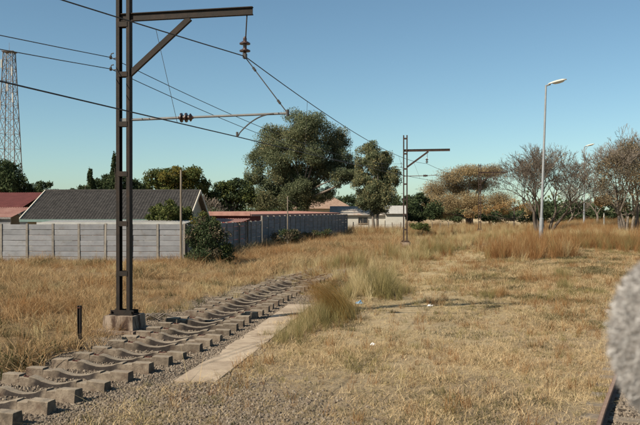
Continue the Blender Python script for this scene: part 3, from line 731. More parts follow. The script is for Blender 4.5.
def wire(name, pts, rad, label, sag, n=26):
    m = MB(); P = []
    for (a, b, s) in zip(pts[:-1], pts[1:], sag):
        for i in range(n + (b is pts[-1])):
            t = i / n; p = a.lerp(b, t); p.z -= s * 4 * t * (1 - t); P.append(p)
    m.tube(P, rad, 5); o = m.build(name, M['wire']); tag(o, label, 'wire'); return o, P
def at_y(P, y):
    for a, b in zip(P[:-1], P[1:]):
        if a.y <= y <= b.y: return a.lerp(b, (y - a.y) / (b.y - a.y))
bk_m = Vector((-4.45, 12.4, 6.35 + Z1)); bk_m2 = mw1 + (bk_m - mw1) * 7.5; bk_m2.z = 7.0
mess, mP = wire('messenger_wire', [bk_m2, mw1, mw2, mw3], .013, 'upper messenger wire hung from the mast insulators', [0.35, 0.55, 0.5])
ck = Vector((-4.2, 10.2, 4.72)); ck2 = cw1 + (ck - cw1) * 5.0; ck2.z = 4.75
con, cP = wire('contact_wire', [ck2, cw1, cw2, cw3], .012, 'lower contact wire held by the bent steady arm', [0.05, 0.08, 0.06])
for yy in (9.6, 14.9, 23.5, 30, 37, 44, 51):
    a = at_y(mP, yy); b = at_y(cP, yy + 0.05)
    d = MB(); d.tube([a, b], .0055, 4); d.build('dropper', M['wire'], mess)
for i, z in enumerate(fw_z):
    p1 = on_mast(m1p, m1h, -.33, z + Z1 + .02, -.05); p2 = on_mast(m2p, m2h, -.33, z + Z2 + .02, -.05)
    back = Vector((p1.x - 17, p1.y - 42, z + 0.1))
    wire('feeder_wire', [back, p1, p2], .010, ('upper', 'lower')[i] + ' of two thin feeder wires fixed behind the masts', [0.75, 0.75])

# ------------------------------------------------------------------ poles, posts, lamps
def street_lamp(x, y, hgt, lean, label, az=0.0):
    root = empty('street_lamp', (x, y, Hs(x, y)), az); tag(root, label, 'street lamp', 'street lamps')
    m = MB(); lx = math.tan(lean)
    m.tube([(0, 0, -.2), (lx * 2.0, 0, 2.0), (lx * 2.02, 0, 2.05), (lx * hgt, 0, hgt)], [.15, .14, .095, .06], 10); m.build('pole', M['galv'], root, smooth=False)
    hd_ = MB(); X = lx * hgt
    hd_.tube([(X - .05, 0, hgt - .05), (X + .30, 0, hgt + .05)], [.055, .05], 8); hd_.build('spigot', M['galv'], root)
    # luminaire: flattened tapered canopy tipped up
    v = []; sec = [(.15, .07, .05), (.35, .17, .10), (.75, .22, .14), (1.15, .20, .13), (1.40, .10, .07)]; n = 10
    for (dx, w, hh) in sec:
        cx_, cz_ = X + dx * math.cos(R(13)), hgt + .03 + dx * math.sin(R(13))
        for k in range(n):
            q = math.pi * k / (n - 1); v.append((cx_ - hh * math.sin(q) * .22, w * math.cos(q), cz_ + hh * math.sin(q)))
    f = []
    for i in range(len(sec) - 1):
        for k in range(n - 1): f.append((i * n + k, (i + 1) * n + k, (i + 1) * n + k + 1, i * n + k + 1))
        f.append((i * n + n - 1, (i + 1) * n + n - 1, (i + 1) * n, i * n))
    f.append(tuple(range(n))); f.append(tuple(range(4 * n, 5 * n))[::-1])
    c = MB(); c.add(v, f); c.build('lamp_canopy', M['lamphead'], root, smooth=True)
    l = MB(); T = Matrix.Translation((X + .85 * math.cos(R(13)), 0, hgt + .03 + .85 * math.sin(R(13)))) @ Matrix.Rotation(R(-13), 4, 'Y') @ Matrix.Diagonal((2.1, .9, 1, 1))
    l.lathe([(.03, -.12), (.13, -.10), (.19, -.05), (.2, -.005)], 12, T); l.build('lens', M['lens'], root, smooth=True)
lp1 = W(540.5, 245, 52.0); street_lamp(lp1.x, lp1.y, 11.1, R(1.85), 'tall galvanised lamp post rising from the russet grass', R(-6))
lp2 = W(584.0, 224, 108.0); street_lamp(lp2.x, lp2.y, 11.35, R(0.3), 'distant lamp post beside the leafy tree with pale trunk', R(-10))

def stick(name, x, y, z1, r0, r1, mat, label, cat, lean=0.0, n=7):
    m = MB(); z0 = Hs(x, y) - .15
    m.tube([(0, 0, z0), (lean * z1 * .5, 0, z1 * .5), (lean * z1, 0, z1)], [r0, (r0 + r1) / 2, r1], n)
    o = m.build(name, mat, None, (x, y, 0)); tag(o, label, cat); return o
p = W(181, 262, 41.8); stick('utility_pole', p.x, p.y, 5.15, .075, .055, M['wood'], 'thin weathered wooden pole at the corner of the panel wall', 'pole')
p = W(280, 240, 58.5); stick('utility_pole', p.x + .5, p.y + 2, 4.05, .06, .045, M['wood'], 'slim grey pole standing against the taller panel wall', 'pole')
p = W(604, 226, 92.0); stick('marker_post', p.x, p.y, 2.6, .10, .09, M['verge'], 'short white post in the grass between lamp and leafy tree', 'post')
# rail offcut used as a post
ph_ = W(79.5, 350, 16.0); o = empty('stub_post', (ph_.x, ph_.y, Hs(ph_.x, ph_.y)), R(-12)); tag(o, 'short dark steel post in the gravel beside the sleepers', 'post')
m = MB(); m.box(-.034, .034, -.010, .010, -.15, .93); m.box(-.036, -.022, -.034, .034, -.15, .932); m.box(.022, .036, -.034, .034, -.15, .931); m.build('post_section', M['steel'], o)
m = MB(); m.box(-.042, .042, -.039, .039, .88, .90); m.build('collar', M['clip'], o)
# old wire fence at the end of the wall
fx0, fx1 = Vector((3.9, 90.5)), Vector((15.5, 92.0)); wf = empty('wire_fence', (fx0.x, fx0.y, 0)); tag(wf, 'old wire fence of crooked wooden posts beyond the end of the wall', 'fence')
tops = []
for i in range(13):
    q = fx0.lerp(fx1, i / 12); z = Hs(q.x, q.y); hh = rnd.uniform(1.35, 1.75); lx, ly = rnd.gauss(0, .05), rnd.gauss(0, .05)
    m = MB(); m.tube([(0, 0, z - .2), (lx, ly, z + hh)], [.07, .055], 6); m.build('post', M['wood'], wf, (q.x - fx0.x, q.y - fx0.y, 0)); tops.append(Vector((q.x - fx0.x, q.y - fx0.y, z)))
for hz in (.35, .75, 1.15):
    m = MB(); m.tube([t + Vector((0, -.06, hz)) for t in tops], .008, 4); m.build('wire', M['wire'], wf)

# ------------------------------------------------------------------ own track: rails, sleepers under them
rt = empty('railway_track', (3.6, 10.0, 0)); tag(rt, 'rusty steel rail of the near track beside the dry grass', 'railway track')
def rail_curve(off):
    P = []
    for yy in np.arange(-8, 26.1, 0.6):
        h = math.atan2(float(OR(yy + .3) - OR(yy - .3)), .6); P.append((Vector((float(OR(yy)) + math.cos(h) * off, yy - math.sin(h) * off, 0)), h))
    return P
prof = [(-.055, 0), (.055, 0), (.055, .012), (.010, .025), (.010, .095), (.033, .105), (.033, .135), (.026, .142), (-.026, .142), (-.033, .135), (-.033, .105), (-.010, .095), (-.010, .025), (-.055, .012)]
for off in (0.033, 1.10):
    P = rail_curve(off); v = []; f = []; n = len(prof)
    for (p, h) in P:
        zb = 0.02
        for (a, z) in prof: v.append((p.x + math.cos(h) * a - 3.6, p.y - math.sin(h) * a - 10, z + zb))
    for i in range(len(P) - 1):
        for k in range(n): k2 = (k + 1) % n; f.append((i * n + k, i * n + k2, (i + 1) * n + k2, (i + 1) * n + k))
    f.append(tuple(range(n))[::-1]); f.append(tuple((len(P) - 1) * n + k for k in range(n)))
    m = MB(); m.add(v, f); o = m.build('rail', M['rust_rail'], rt)
    h2 = MB(); v = []; f = []
    for (p, h) in P:
        for (a, z) in ((-.024, .1645), (.024, .1645)): v.append((p.x + math.cos(h) * a - 3.6, p.y - math.sin(h) * a - 10, z))
    for i in range(len(P) - 1): f.append((2 * i, 2 * i + 1, 2 * i + 3, 2 * i + 2))
    h2.add(v, f); h2.build('worn_running_surface', M['rail_top'], o)
yy = -7.0; sm = MB(); sm.taper(-.62, 1.15, -.12, .12, -.16, .018, .01); smd = sm.data('timber_sleeper', M['wood'])
while yy < 25:
    h = math.atan2(float(OR(yy + .3) - OR(yy - .3)), .6)
    link('timber_sleeper', smd, rt, (float(OR(yy)) + math.cos(h) * .33 - 3.6, yy - math.sin(h) * .33 - 10, 0), (0, 0, -h)); yy += .7 * math.cos(h)

# ------------------------------------------------------------------ trees
def leaf_mesh(name, centers, size, width, mat, droop=0.0, ratio_jit=0.4):
    n = len(centers); c = np.asarray(centers)
    d = nrs.normal(size=(n, 3)); d[:, 2] -= droop; d /= np.linalg.norm(d, axis=1)[:, None]
    r = nrs.normal(size=(n, 3)); s = np.cross(d, r); s /= np.linalg.norm(s, axis=1)[:, None] + 1e-9
    L = size * (1 + ratio_jit * (nrs.rand(n) - .5) * 2)[:, None]; Wd = width * (1 + ratio_jit * (nrs.rand(n) - .5) * 2)[:, None]
    v = np.stack([c - d * L / 2, c + s * Wd / 2, c + d * L / 2, c - s * Wd / 2], 1).reshape(-1, 3)
    me = bpy.data.meshes.new(name)
    me.vertices.add(4 * n); me.vertices.foreach_set('co', v.reshape(-1).astype(np.float32))
    me.loops.add(4 * n); me.loops.foreach_set('vertex_index', np.arange(4 * n, dtype=np.int32))
    me.polygons.add(n); me.polygons.foreach_set('loop_start', np.arange(0, 4 * n, 4, dtype=np.int32)); me.polygons.foreach_set('loop_total', np.full(n, 4, np.int32))
    me.update(calc_edges=True); me.materials.append(mat); return me

def curve_pts(a, b, n=6, bow=0.12, up=0.0):
    a = Vector(a); b = Vector(b); L = (b - a).length
    o1 = Vector((rnd.gauss(0, 1), rnd.gauss(0, 1), rnd.gauss(0, .5))) * bow * L
    out = []
    for i in range(n + 1):
        t = i / n; p = a.lerp(b, t) + o1 * math.sin(math.pi * t) * .5; p.z += up * L * math.sin(math.pi * t); out.append(p)
    return out

def clump_tree(name, label, base_px, d, clumps, nleaf, leaf, mats, bark, cat='tree', group=None, trunk_r=.3, fork=.35, droop=.3, sub=12, depth=1.0, trunks=1, tight=.30, base_y=None, hollow=.55):
    """clumps: (px, py, rx_px, ry_px) in the photo at distance d, turned into round lobes of foliage"""
    s = d / FPX
    bx_ = (base_px - 320) * s; bz = Hs(bx_, d)
    root = empty(name, (bx_, d, bz)); tag(root, label, cat, group)
    br = MB(); cen = []; mate = []
    lob = []
    for (px, py, rx, ry) in clumps:
        c = W(px, py, d); dd = rnd.uniform(-.8, .8) * depth * rx * s * 1.6
        lob.append((Vector((c.x - bx_, dd, c.z - bz)), rx * s, ry * s))
    hgt = max(l[0].z + l[2] for l in lob)
    forkp = [Vector((rnd.gauss(0, .25) + (k - (trunks - 1) / 2) * .7, rnd.gauss(0, .2), hgt * fork * rnd.uniform(.85, 1.1))) for k in range(trunks)]
    for k in range(trunks):
        p = curve_pts(Vector(((k - (trunks - 1) / 2) * .45, 0, -.3)), forkp[k], 6, .06); br.tube(p, list(np.linspace(trunk_r, trunk_r * .62, 7)), 8)
    area = sum(l[1] * l[2] for l in lob)
    for f0 in forkp:      # every stem carries on into the nearest lobe above it
        up_ = [l for l in lob if l[0].z > f0.z + .3] or lob
        c = min(up_, key=lambda l: (l[0] - f0).length)[0]
        br.tube(curve_pts(f0, c, 6, .08, .03), list(np.linspace(trunk_r * .6, trunk_r * .2, 7)), 6)
    for (c, rx, rz) in lob:
        f0 = min(forkp, key=lambda q: (q - c).length)
        if c.z - rz * .5 < f0.z * .7: f0 = Vector((0, 0, max(.1, min(c.z * .6, f0.z))))
        p = curve_pts(f0, c, 7, .14, .05); r0 = trunk_r * .5; br.tube(p, list(np.linspace(r0, r0 * .22, 8)), 6)
        n = int(nleaf * rx * rz / area); ry_ = rx * .9
        ks = max(4, int(sub)); per = n // ks
        for k in range(ks):
            v = nrs.normal(size=3); v /= np.linalg.norm(v); rr = rnd.uniform(hollow, .95)
            q = Vector((c.x + v[0] * rx * rr, c.y + v[1] * ry_ * rr, c.z + v[2] * rz * rr))
            br.tube(curve_pts(c, q, 3, .2), [r0 * .18, r0 * .13, r0 * .09, r0 * .05], 4, cap=False)
            g = nrs.normal(size=(per, 3)); gl = np.linalg.norm(g, axis=1, keepdims=True); g = g / np.maximum(1, gl / (1.2 + .9 * nrs.rand(per, 1)))
            g = g * np.array([rx, ry_, rz]) * tight * rnd.uniform(.7, 1.25)
            g += np.array([q.x, q.y, q.z]); cen.append(g); mate += [rnd.random()] * per
    cen = np.concatenate(cen); cen[:, 2] = np.maximum(cen[:, 2], .05)
    br.build('trunk', M[bark], root, smooth=True)
    if isinstance(mats, str): mats = [(mats, 1.0)]
    sel = np.array(mate[:len(cen)]); lo = 0.0
    for (mn, fr) in mats:
        pick = (sel >= lo) & (sel < lo + fr + 1e-6); lo += fr
        if pick.sum(): link('crown', leaf_mesh('crown', cen[pick], leaf[0], leaf[1], M[mn], droop), root)
    return root

def twig_tree(name, label, base_px, d, hgt, spread, bark, levels=6, group=None, trunks=1, leafsets=(), trunk_r=.22, seed=1, crown_low=.2, cat='tree', first=.2, twig=.014):
    """open branching tree: limbs fork again and again down to fine twigs"""
    r = random.Random(seed); s = d / FPX; bx_ = (base_px - 320) * s; bz = Hs(bx_, d)
    root = empty(name, (bx_, d, bz)); tag(root, label, cat, group)
    br = MB(); tips = []
    def grow(p, dirv, L, rad, lv):
        pts = [p]; q = p.copy(); dv_ = dirv.copy(); n = 3 if lv > 1 else 4
        for i in range(n):
            dv_ = (dv_ + Vector((r.gauss(0, .13), r.gauss(0, .13), r.gauss(.035, .09)))).normalized(); q = q + dv_ * (L / n); pts.append(q.copy())
        e = rad * (.62 if lv < levels else .35)
        rad = max(rad, twig); e = max(e, twig * .8)
        br.tube(pts, list(np.linspace(rad, e, n + 1)), 7 if lv < 2 else (4 if lv < 4 else 3), cap=False)
        if lv >= levels: tips.append(q); return
        if lv >= levels - 2: tips.append(q)
        k = 3 if (lv < 4 or r.random() < .45) else 2
        for j in range(k):
            ax = Vector((r.gauss(0, 1), r.gauss(0, 1), r.gauss(0, .6)))
            nd = (dv_ + ax.normalized() * r.uniform(.45, .85) * spread); nd.z += .06; nd.normalize()
            grow(q if r.random() < .75 else pts[-2], nd, L * r.uniform(.66, .86), e * r.uniform(.68, .85), lv + 1)
    for k in range(trunks):
        a = 2 * math.pi * k / trunks + r.random()
        dv_ = Vector((math.cos(a) * .28, math.sin(a) * .2, 1)).normalized() if trunks > 1 else Vector((.05, 0, 1)).normalized()
        grow(Vector((math.cos(a) * .5 * (trunks > 1), math.sin(a) * .3 * (trunks > 1), -.2)), dv_, hgt * first * 1.15, trunk_r, 0)
    V = np.array(br.v); tp_ = V[V[:, 2] > np.percentile(V[:, 2], 40)]; kx = tp_[:, 0].mean() / tp_[:, 2].mean(); V[:, 0] -= kx * V[:, 2]; tips = [Vector((t.x - kx * t.z, t.y, t.z)) for t in tips]; zt = np.percentile(V[:, 2], 99.5); k = hgt / zt
    br.v = [tuple(p) for p in V * np.array([k, k, k])]
    br.build('trunk', M[bark], root)
    for (mn, n, size, wid, zlo, zhi) in leafsets:
        T = np.array([tuple(t) for t in tips]) * k; T = T[(T[:, 2] >= zlo * hgt) & (T[:, 2] <= zhi * hgt)]
        if len(T) == 0: continue
        c = T[nrs.randint(0, len(T), n)] + nrs.normal(size=(n, 3)) * .22
        link('crown', leaf_mesh('crown', c, size, wid, M[mn], .2), root)
    return root

# big eucalyptus and the slimmer one
clump_tree('eucalyptus_tree', 'big round grey green eucalyptus rising behind the long red shed', 302, 104,
    [(296, 128, 20, 14), (272, 140, 18, 14), (318, 126, 17, 12), (335, 142, 16, 14), (345, 162, 14, 13), (262, 158, 15, 13), (285, 152, 18, 15), (312, 150, 18, 15), (330, 172, 13, 11),
     (255, 178, 10, 9), (272, 180, 15, 13), (292, 182, 15, 13), (312, 180, 12, 11), (264, 198, 14, 11), (283, 203, 13, 10), (325, 193, 10, 7), (304, 203, 10, 9), (350, 176, 8, 6), (290, 170, 16, 13), (300, 190, 14, 12), (318, 166, 14, 12), (340, 178, 11, 9), (278, 194, 14, 12), (312, 197, 11, 9), (258, 206, 10, 8), (302, 140, 18, 14)],
    165000, (.25, .09), [('l_euc', .7), ('l_euc2', .3)], 'bark_euc', trunk_r=.38, fork=.26, droop=.8, sub=15, tight=.29, hollow=.5, trunks=2)
clump_tree('eucalyptus_tree', 'slim upright eucalyptus with yellowish leaves in front of the pale cottages', 376, 93,
    [(370, 150, 11, 10), (383, 158, 10, 9), (374, 164, 12, 11), (378, 182, 13, 12), (368, 196, 11, 10), (366, 168, 11, 11), (380, 174, 12, 11), (392, 178, 9, 10), (362, 185, 10, 10), (374, 192, 12, 10), (388, 196, 11, 10), (366, 203, 9, 8), (380, 210, 9, 7)],
    46000, (.25, .09), [('l_euc2', .7), ('l_euc', .3)], 'bark_euc', trunk_r=.22, fork=.22, droop=.8, sub=13, tight=.27, trunks=2)
# left background
clump_tree('conifer_tree', 'dark bushy tree below the lattice tower behind the red roofed house', 10, 78,
    [(8, 170, 12, 9), (-4, 180, 14, 11), (18, 182, 11, 10), (5, 190, 14, 10), (24, 190, 7, 6), (-14, 186, 12, 12)], 12000, (.34, .13), 'l_dark', 'bark', trunk_r=.25, sub=12)
clump_tree('tree', 'small dark round tree between the red roof and the tiled roof', 42, 98, [(42, 189, 10, 7), (36, 196, 8, 7), (49, 196, 8, 7), (42, 202, 11, 8)], 6000, (.36, .14), 'l_dark', 'bark', trunk_r=.2)
for (bpx, pts, lab) in ((91, [(91, 178, 2.2, 8), (91, 188, 3.4, 8), (91, 196, 4.0, 7)], 'shorter pointed cypress behind the tiled roof ridge'),
                        (114, [(114, 162, 2.0, 8), (114, 174, 3.0, 9), (114, 186, 3.6, 9), (114, 195, 4.2, 7)], 'taller pointed cypress beside the steel mast behind the roof')):
    clump_tree('cypress_tree', lab, bpx, 84, pts, 5000, (.26, .12), 'l_dark', 'bark', trunk_r=.14, sub=9, tight=.34, group=None)
clump_tree('tree', 'dark rounded evergreen spreading behind the tiled roof and cypresses', 108, 88,
    [(102, 186, 12, 8), (120, 182, 13, 10), (84, 193, 10, 6), (134, 188, 10, 8), (110, 196, 18, 8), (74, 195, 8, 5)], 11000, (.34, .14), 'l_dark', 'bark', trunk_r=.22, sub=11)
clump_tree('tree', 'yellow green rounded tree top behind the tiled roof by the thin pole', 175, 92,
    [(160, 178, 12, 9), (176, 175, 13, 8), (192, 178, 12, 9), (150, 186, 8, 7), (202, 186, 7, 7), (172, 188, 20, 8), (190, 190, 13, 7)], 15000, (.34, .14), [('l_yel', .42), ('l_mid', .58)], 'bark', trunk_r=.3, sub=13)
clump_tree('tree', 'dark olive tree between the yellow green tree and the big eucalyptus', 230, 96,
    [(222, 190, 11, 8), (236, 187, 11, 8), (246, 195, 9, 9), (214, 200, 10, 8), (230, 202, 16, 8)], 11000, (.34, .14), [('l_dark', .6), ('l_mid', .4)], 'bark', trunk_r=.25, sub=12)
twig_tree('bare_tree', 'leafless grey tree behind the tiled gable', 206, 88, 5.0, .9, 'bark_pale', levels=5, seed=21, trunk_r=.12)
twig_tree('bare_tree', 'thin leafless twigs rising above the tiled roof ridge', 72, 90, 5.6, .85, 'bark_pale', levels=5, seed=5, trunk_r=.1)
# garden bushes
clump_tree('bush', 'round leafy green bush against the tiled roof behind the wall', 168, 46.2,
    [(160, 211, 9, 7), (175, 209, 10, 8), (184, 216, 8, 8), (166, 220, 13, 8), (152, 219, 7, 6)], 7000, (.17, .07), 'l_mid', 'bark', cat='bush', trunk_r=.09, fork=.4, sub=12)
clump_tree('bush', 'dark green overgrown bush hiding the corner of the panel wall', 207, 41.2,
    [(204, 226, 11, 9), (214, 238, 12, 11), (200, 246, 10, 12), (220, 252, 11, 9), (206, 256, 14, 8), (194, 236, 7, 9), (208, 243, 12, 11), (214, 226, 6, 6), (226, 258, 7, 5), (190, 258, 6, 5)], 13000, (.15, .055), [('l_dark', .82), ('l_mid', .1), ('l_olive', .08)], 'bark', cat='bush', trunk_r=.08, fork=.4, sub=16, tight=.36, hollow=.6)
clump_tree('bush', 'yellowish straggly shrub above the dark corner bush', 203, 42.0,
    [(203, 217, 7, 6), (196, 222, 7, 6), (211, 222, 6, 6)], 1500, (.13, .05), [('l_yel', .6), ('l_mid', .4)], 'bark', cat='bush', trunk_r=.05, fork=.5, sub=11, hollow=.3)
clump_tree('bush', 'dark bush growing against the taller panel wall', 285, 61.0,
    [(276, 240, 9, 7), (288, 235, 9, 8), (297, 238, 7, 6)], 4200, (.17, .06), [('l_dark', .7), ('l_olive', .3)], 'bark', cat='bush', trunk_r=.06, fork=.35, sub=12)
clump_tree('bush', 'low ragged bush at the foot of the taller panel wall', 312, 70.0,
    [(306, 236, 7, 5), (318, 235, 8, 5), (328, 233, 6, 4)], 2400, (.17, .06), [('l_dark', .5), ('l_olive', .5)], 'bark', cat='bush', trunk_r=.05, fork=.35, sub=10)
# centre and right background
clump_tree('tree', 'dense dark evergreen behind the second mast', 416, 118,
    [(404, 206, 12, 10), (420, 204, 12, 10), (432, 210, 10, 9), (412, 216, 14, 8), (396, 212, 9, 8)], 12000, (.38, .15), 'l_dark', 'bark', trunk_r=.28, sub=11)
clump_tree('shrub', 'bright green shrub in the grass beside the second mast', 420, 86, [(416, 226, 7, 4), (425, 228, 6, 4)], 1500, (.2, .08), 'l_mid', 'bark', cat='bush', trunk_r=.05, sub=9)
clump_tree('thorn_tree', 'wide spreading brown winter tree behind the farthest mast', 470, 128,
    [(452, 178, 14, 7), (472, 172, 16, 7), (494, 172, 15, 7), (438, 190, 12, 9), (460, 188, 15, 8), (482, 185, 15, 8), (432, 204, 10, 8), (448, 203, 12, 8), (470, 201, 14, 7), (498, 200, 14, 8), (440, 214, 11, 5)],
    85000, (.20, .075), [('l_brown', .86), ('l_olive', .14)], 'bark', trunk_r=.4, fork=.28, sub=20, tight=.46, hollow=.1, trunks=2)
clump_tree('tree', 'low orange leaved bushes below the wide brown tree', 515, 112,
    [(500, 208, 10, 6), (516, 206, 10, 6), (484, 210, 9, 5), (528, 210, 8, 6), (470, 212, 8, 5)], 3600, (.26, .11), [('l_orange', .45), ('l_brown', .4)], 'bark', cat='bush', trunk_r=.14, sub=11, tight=.3)
clump_tree('tree', 'dark green undergrowth tree at the foot of the wide brown tree', 488, 138,
    [(456, 216, 12, 6), (480, 216, 14, 6), (505, 217, 14, 6), (530, 216, 12, 7)], 7000, (.4, .16), 'l_dark', 'bark', trunk_r=.2, sub=10)
twig_tree('bare_tree', 'leafless fan shaped tree with dark forking trunks behind the lamp post', 544, 88, 9.9, 1.0, 'bark', levels=7, seed=9, trunks=5, trunk_r=.17, twig=.012,
          leafsets=[('l_orange', 1400, .26, .12, .0, .42), ('l_brown', 500, .22, .09, .3, 1.0)], first=.2)
twig_tree('bare_tree', 'pale leafless tree behind the distant lamp post', 597, 104, 6.6, .95, 'bark_pale', levels=6, seed=31, trunks=1, trunk_r=.16, leafsets=[('l_brown', 250, .22, .09, .2, 1.0)])
twig_tree('bare_tree', 'grey twiggy tree between the two lamp posts', 566, 122, 7.2, .95, 'bark_pale', levels=6, seed=17, trunk_r=.14)
clump_tree('leafy_tree', 'olive brown leafy tree with pale forking trunk at the grass edge', 628, 70,
    [(632, 148, 14, 9), (616, 160, 13, 10), (644, 160, 16, 12), (608, 176, 12, 10), (626, 176, 14, 11), (648, 180, 15, 12), (618, 192, 12, 9), (640, 196, 13, 9), (602, 186, 8, 8), (598, 168, 6, 7), (604, 200, 9, 6), (625, 204, 10, 5)],
    15000, (.15, .055), [('l_olive', .85), ('l_brown', .15)], 'bark_pale', trunk_r=.16, fork=.2, sub=24, tight=.42, hollow=.2, trunks=3)
twig_tree('bare_tree', 'twiggy brown tree tangled with the leafy tree with pale trunk', 630, 72.5, 9.3, .95, 'bark_pale', levels=7, seed=44, trunks=4, trunk_r=.14, twig=.012)
for (bpx, dd, pts, lab) in ((572, 140, [(562, 212, 9, 7), (576, 208, 11, 8), (590, 210, 10, 8), (568, 218, 12, 5)], 'dark low tree beyond the small hut'),
                            (628, 112, [(606, 210, 11, 8), (622, 206, 13, 9), (640, 208, 13, 10), (658, 206, 14, 12), (615, 217, 14, 6), (638, 218, 16, 6)], 'dark evergreen mass behind the leafy tree with pale trunk'),
                            (545, 150, [(535, 212, 10, 8), (550, 208, 11, 8), (548, 217, 14, 6)], 'dark tree far behind the fan shaped bare tree'),
                            (345, 160, [(336, 205, 9, 6), (350, 203, 10, 7), (360, 208, 9, 6)], 'far dark tree seen between the two eucalypts'),
                            (690, 90, [(676, 160, 18, 16), (696, 170, 18, 18), (684, 190, 20, 16), (668, 196, 14, 14)], 'olive tree beyond the leafy tree with pale trunk')):
    clump_tree('tree', lab, bpx, dd, pts, 6500, (.42, .17), 'l_dark' if bpx != 690 else 'l_olive', 'bark', trunk_r=.2, sub=11)

# far line of bush closing the horizon
far_c = []
for k in range(520):
    a = rnd.uniform(-.75, .75); dd = rnd.uniform(230, 330); hh = rnd.uniform(3, 7.5) * (.65 + .6 * float(vnoise(a * 20, 3, 1.0, 9)))
    n = 60; g = nrs.normal(size=(n, 3)) * np.array([2.6, 2.6, hh * .32]); g[:, 2] = np.abs(g[:, 2] + hh * .35); far_c.append(g + np.array([math.tan(a) * dd, dd, 0]))
fo = link('distant_woodland', leaf_mesh('distant_woodland', np.concatenate(far_c), 1.5, .9, M['l_dark'], 0)); tag(fo, 'far off belt of bush closing the horizon', 'woodland', kind='stuff')

# ------------------------------------------------------------------ grass: tuft sources scattered by geometry nodes
def tuft_mesh(name, mat, n, hgt, rad, bend, width, seed, lean=(0, 0), segs=3, hj=.4, flat=0.0):
    r = random.Random(seed); v = []; f = []; al = []
    for i in range(n):
        a = r.uniform(0, 2 * math.pi); rr = rad * math.sqrt(r.random()); p = Vector((math.cos(a) * rr, math.sin(a) * rr, -.01))
        h = hgt * (1 + hj * r.uniform(-1, 1)); b = r.uniform(0, 2 * math.pi); bd = bend * (r.uniform(.1, 1.2) + (1.6 if r.random() < .12 else 0))
        dx, dy = math.cos(b) * bd + lean[0] + .25 * math.cos(a) * bd, math.sin(b) * bd + lean[1] + .25 * math.sin(a) * bd
        t0 = r.uniform(0, math.pi); wv = Vector((math.cos(t0), math.sin(t0), 0)) * width * r.uniform(.6, 1.3); base = len(v)
        for s in range(segs + 1):
            t = s / segs
            c = p + Vector((dx * h * (t ** 1.6), dy * h * (t ** 1.6), h * (t - .28 * min(1.6, (dx * dx + dy * dy)) * t * t) * (1 - flat)))
            w = wv * (1 - .85 * t) * .5
            if s < segs: v += [c - w, c + w]; al += [t, t]
            else: v.append(c); al.append(1.0)
        for s in range(segs - 1): k = base + 2 * s; f.append((k, k + 1, k + 3, k + 2))
        k = base + 2 * (segs - 1); f.append((k, k + 1, k + 2))
    me = mesh_data(name, v, f, mat); at = me.attributes.new('along', 'FLOAT', 'POINT'); at.data.foreach_set('value', al); return me

def scatter(name, sources, pts, rots, scls, kinds, label, cat):
    coll = bpy.data.collections.new(name + '_sources')
    for i, me in enumerate(sources): coll.objects.link(bpy.data.objects.new('%s_%02d' % (name, i), me))
    me = bpy.data.meshes.new(name); n = len(pts); me.vertices.add(n); me.vertices.foreach_set('co', np.asarray(pts, np.float32).reshape(-1))
    for nm, ty, val in (('rot', 'FLOAT_VECTOR', rots), ('scl', 'FLOAT', scls), ('pick', 'INT', kinds)):
        a = me.attributes.new(nm, ty, 'POINT'); a.data.foreach_set('vector' if ty == 'FLOAT_VECTOR' else 'value', np.asarray(val, np.int32 if ty == 'INT' else np.float32).reshape(-1))
    o = link(name, me); tag(o, label, cat, kind='stuff')
    ng = bpy.data.node_groups.new(name + '_nodes', 'GeometryNodeTree')
    ng.interface.new_socket('Geometry', in_out='INPUT', socket_type='NodeSocketGeometry'); ng.interface.new_socket('Geometry', in_out='OUTPUT', socket_type='NodeSocketGeometry')
    gi = ng.nodes.new('NodeGroupInput'); go = ng.nodes.new('NodeGroupOutput')
    ip = ng.nodes.new('GeometryNodeInstanceOnPoints'); ci = ng.nodes.new('GeometryNodeCollectionInfo')
    ci.inputs['Collection'].default_value = coll; ci.inputs['Separate Children'].default_value = True; ci.inputs['Reset Children'].default_value = True
    def attr(nm, ty):
        a = ng.nodes.new('GeometryNodeInputNamedAttribute'); a.data_type = ty; a.inputs['Name'].default_value = nm
        return a.outputs['Attribute']
    e2r = ng.nodes.new('FunctionNodeEulerToRotation')
    L = ng.links.new
    L(gi.outputs[0], ip.inputs['Points']); L(ci.outputs[0], ip.inputs['Instance']); ip.inputs['Pick Instance'].default_value = True
    L(attr('pick', 'INT'), ip.inputs['Instance Index']); L(attr('rot', 'FLOAT_VECTOR'), e2r.inputs[0]); L(e2r.outputs[0], ip.inputs['Rotation']); L(attr('scl', 'FLOAT'), ip.inputs['Scale'])
    L(ip.outputs[0], go.inputs[0])
    mod = o.modifiers.new('scatter', 'NODES'); mod.node_group = ng
    return o

def in_view(x, y, m=1.5):
    px = 320 + x / np.maximum(y, .1) * FPX
    return (y > 7.5) & (px > -60 - m * 30) & (px < 700 + m * 30)

def sample(n, x0, x1, y0, y1, dens, seed):
    """points with probability dens(x, y); more of them close to the track end of the field"""
    r = np.random.RandomState(seed); x = r.uniform(x0, x1, n); y = r.uniform(y0, y1, n)
    k = (r.rand(n) < dens(x, y)) & in_view(x, y); x, y = x[k], y[k]
    return x, y, r
def rz(r, n, tilt=.12): return np.stack([r.normal(0, tilt, n), r.normal(0, tilt, n), r.uniform(0, 2 * math.pi, n)], -1)

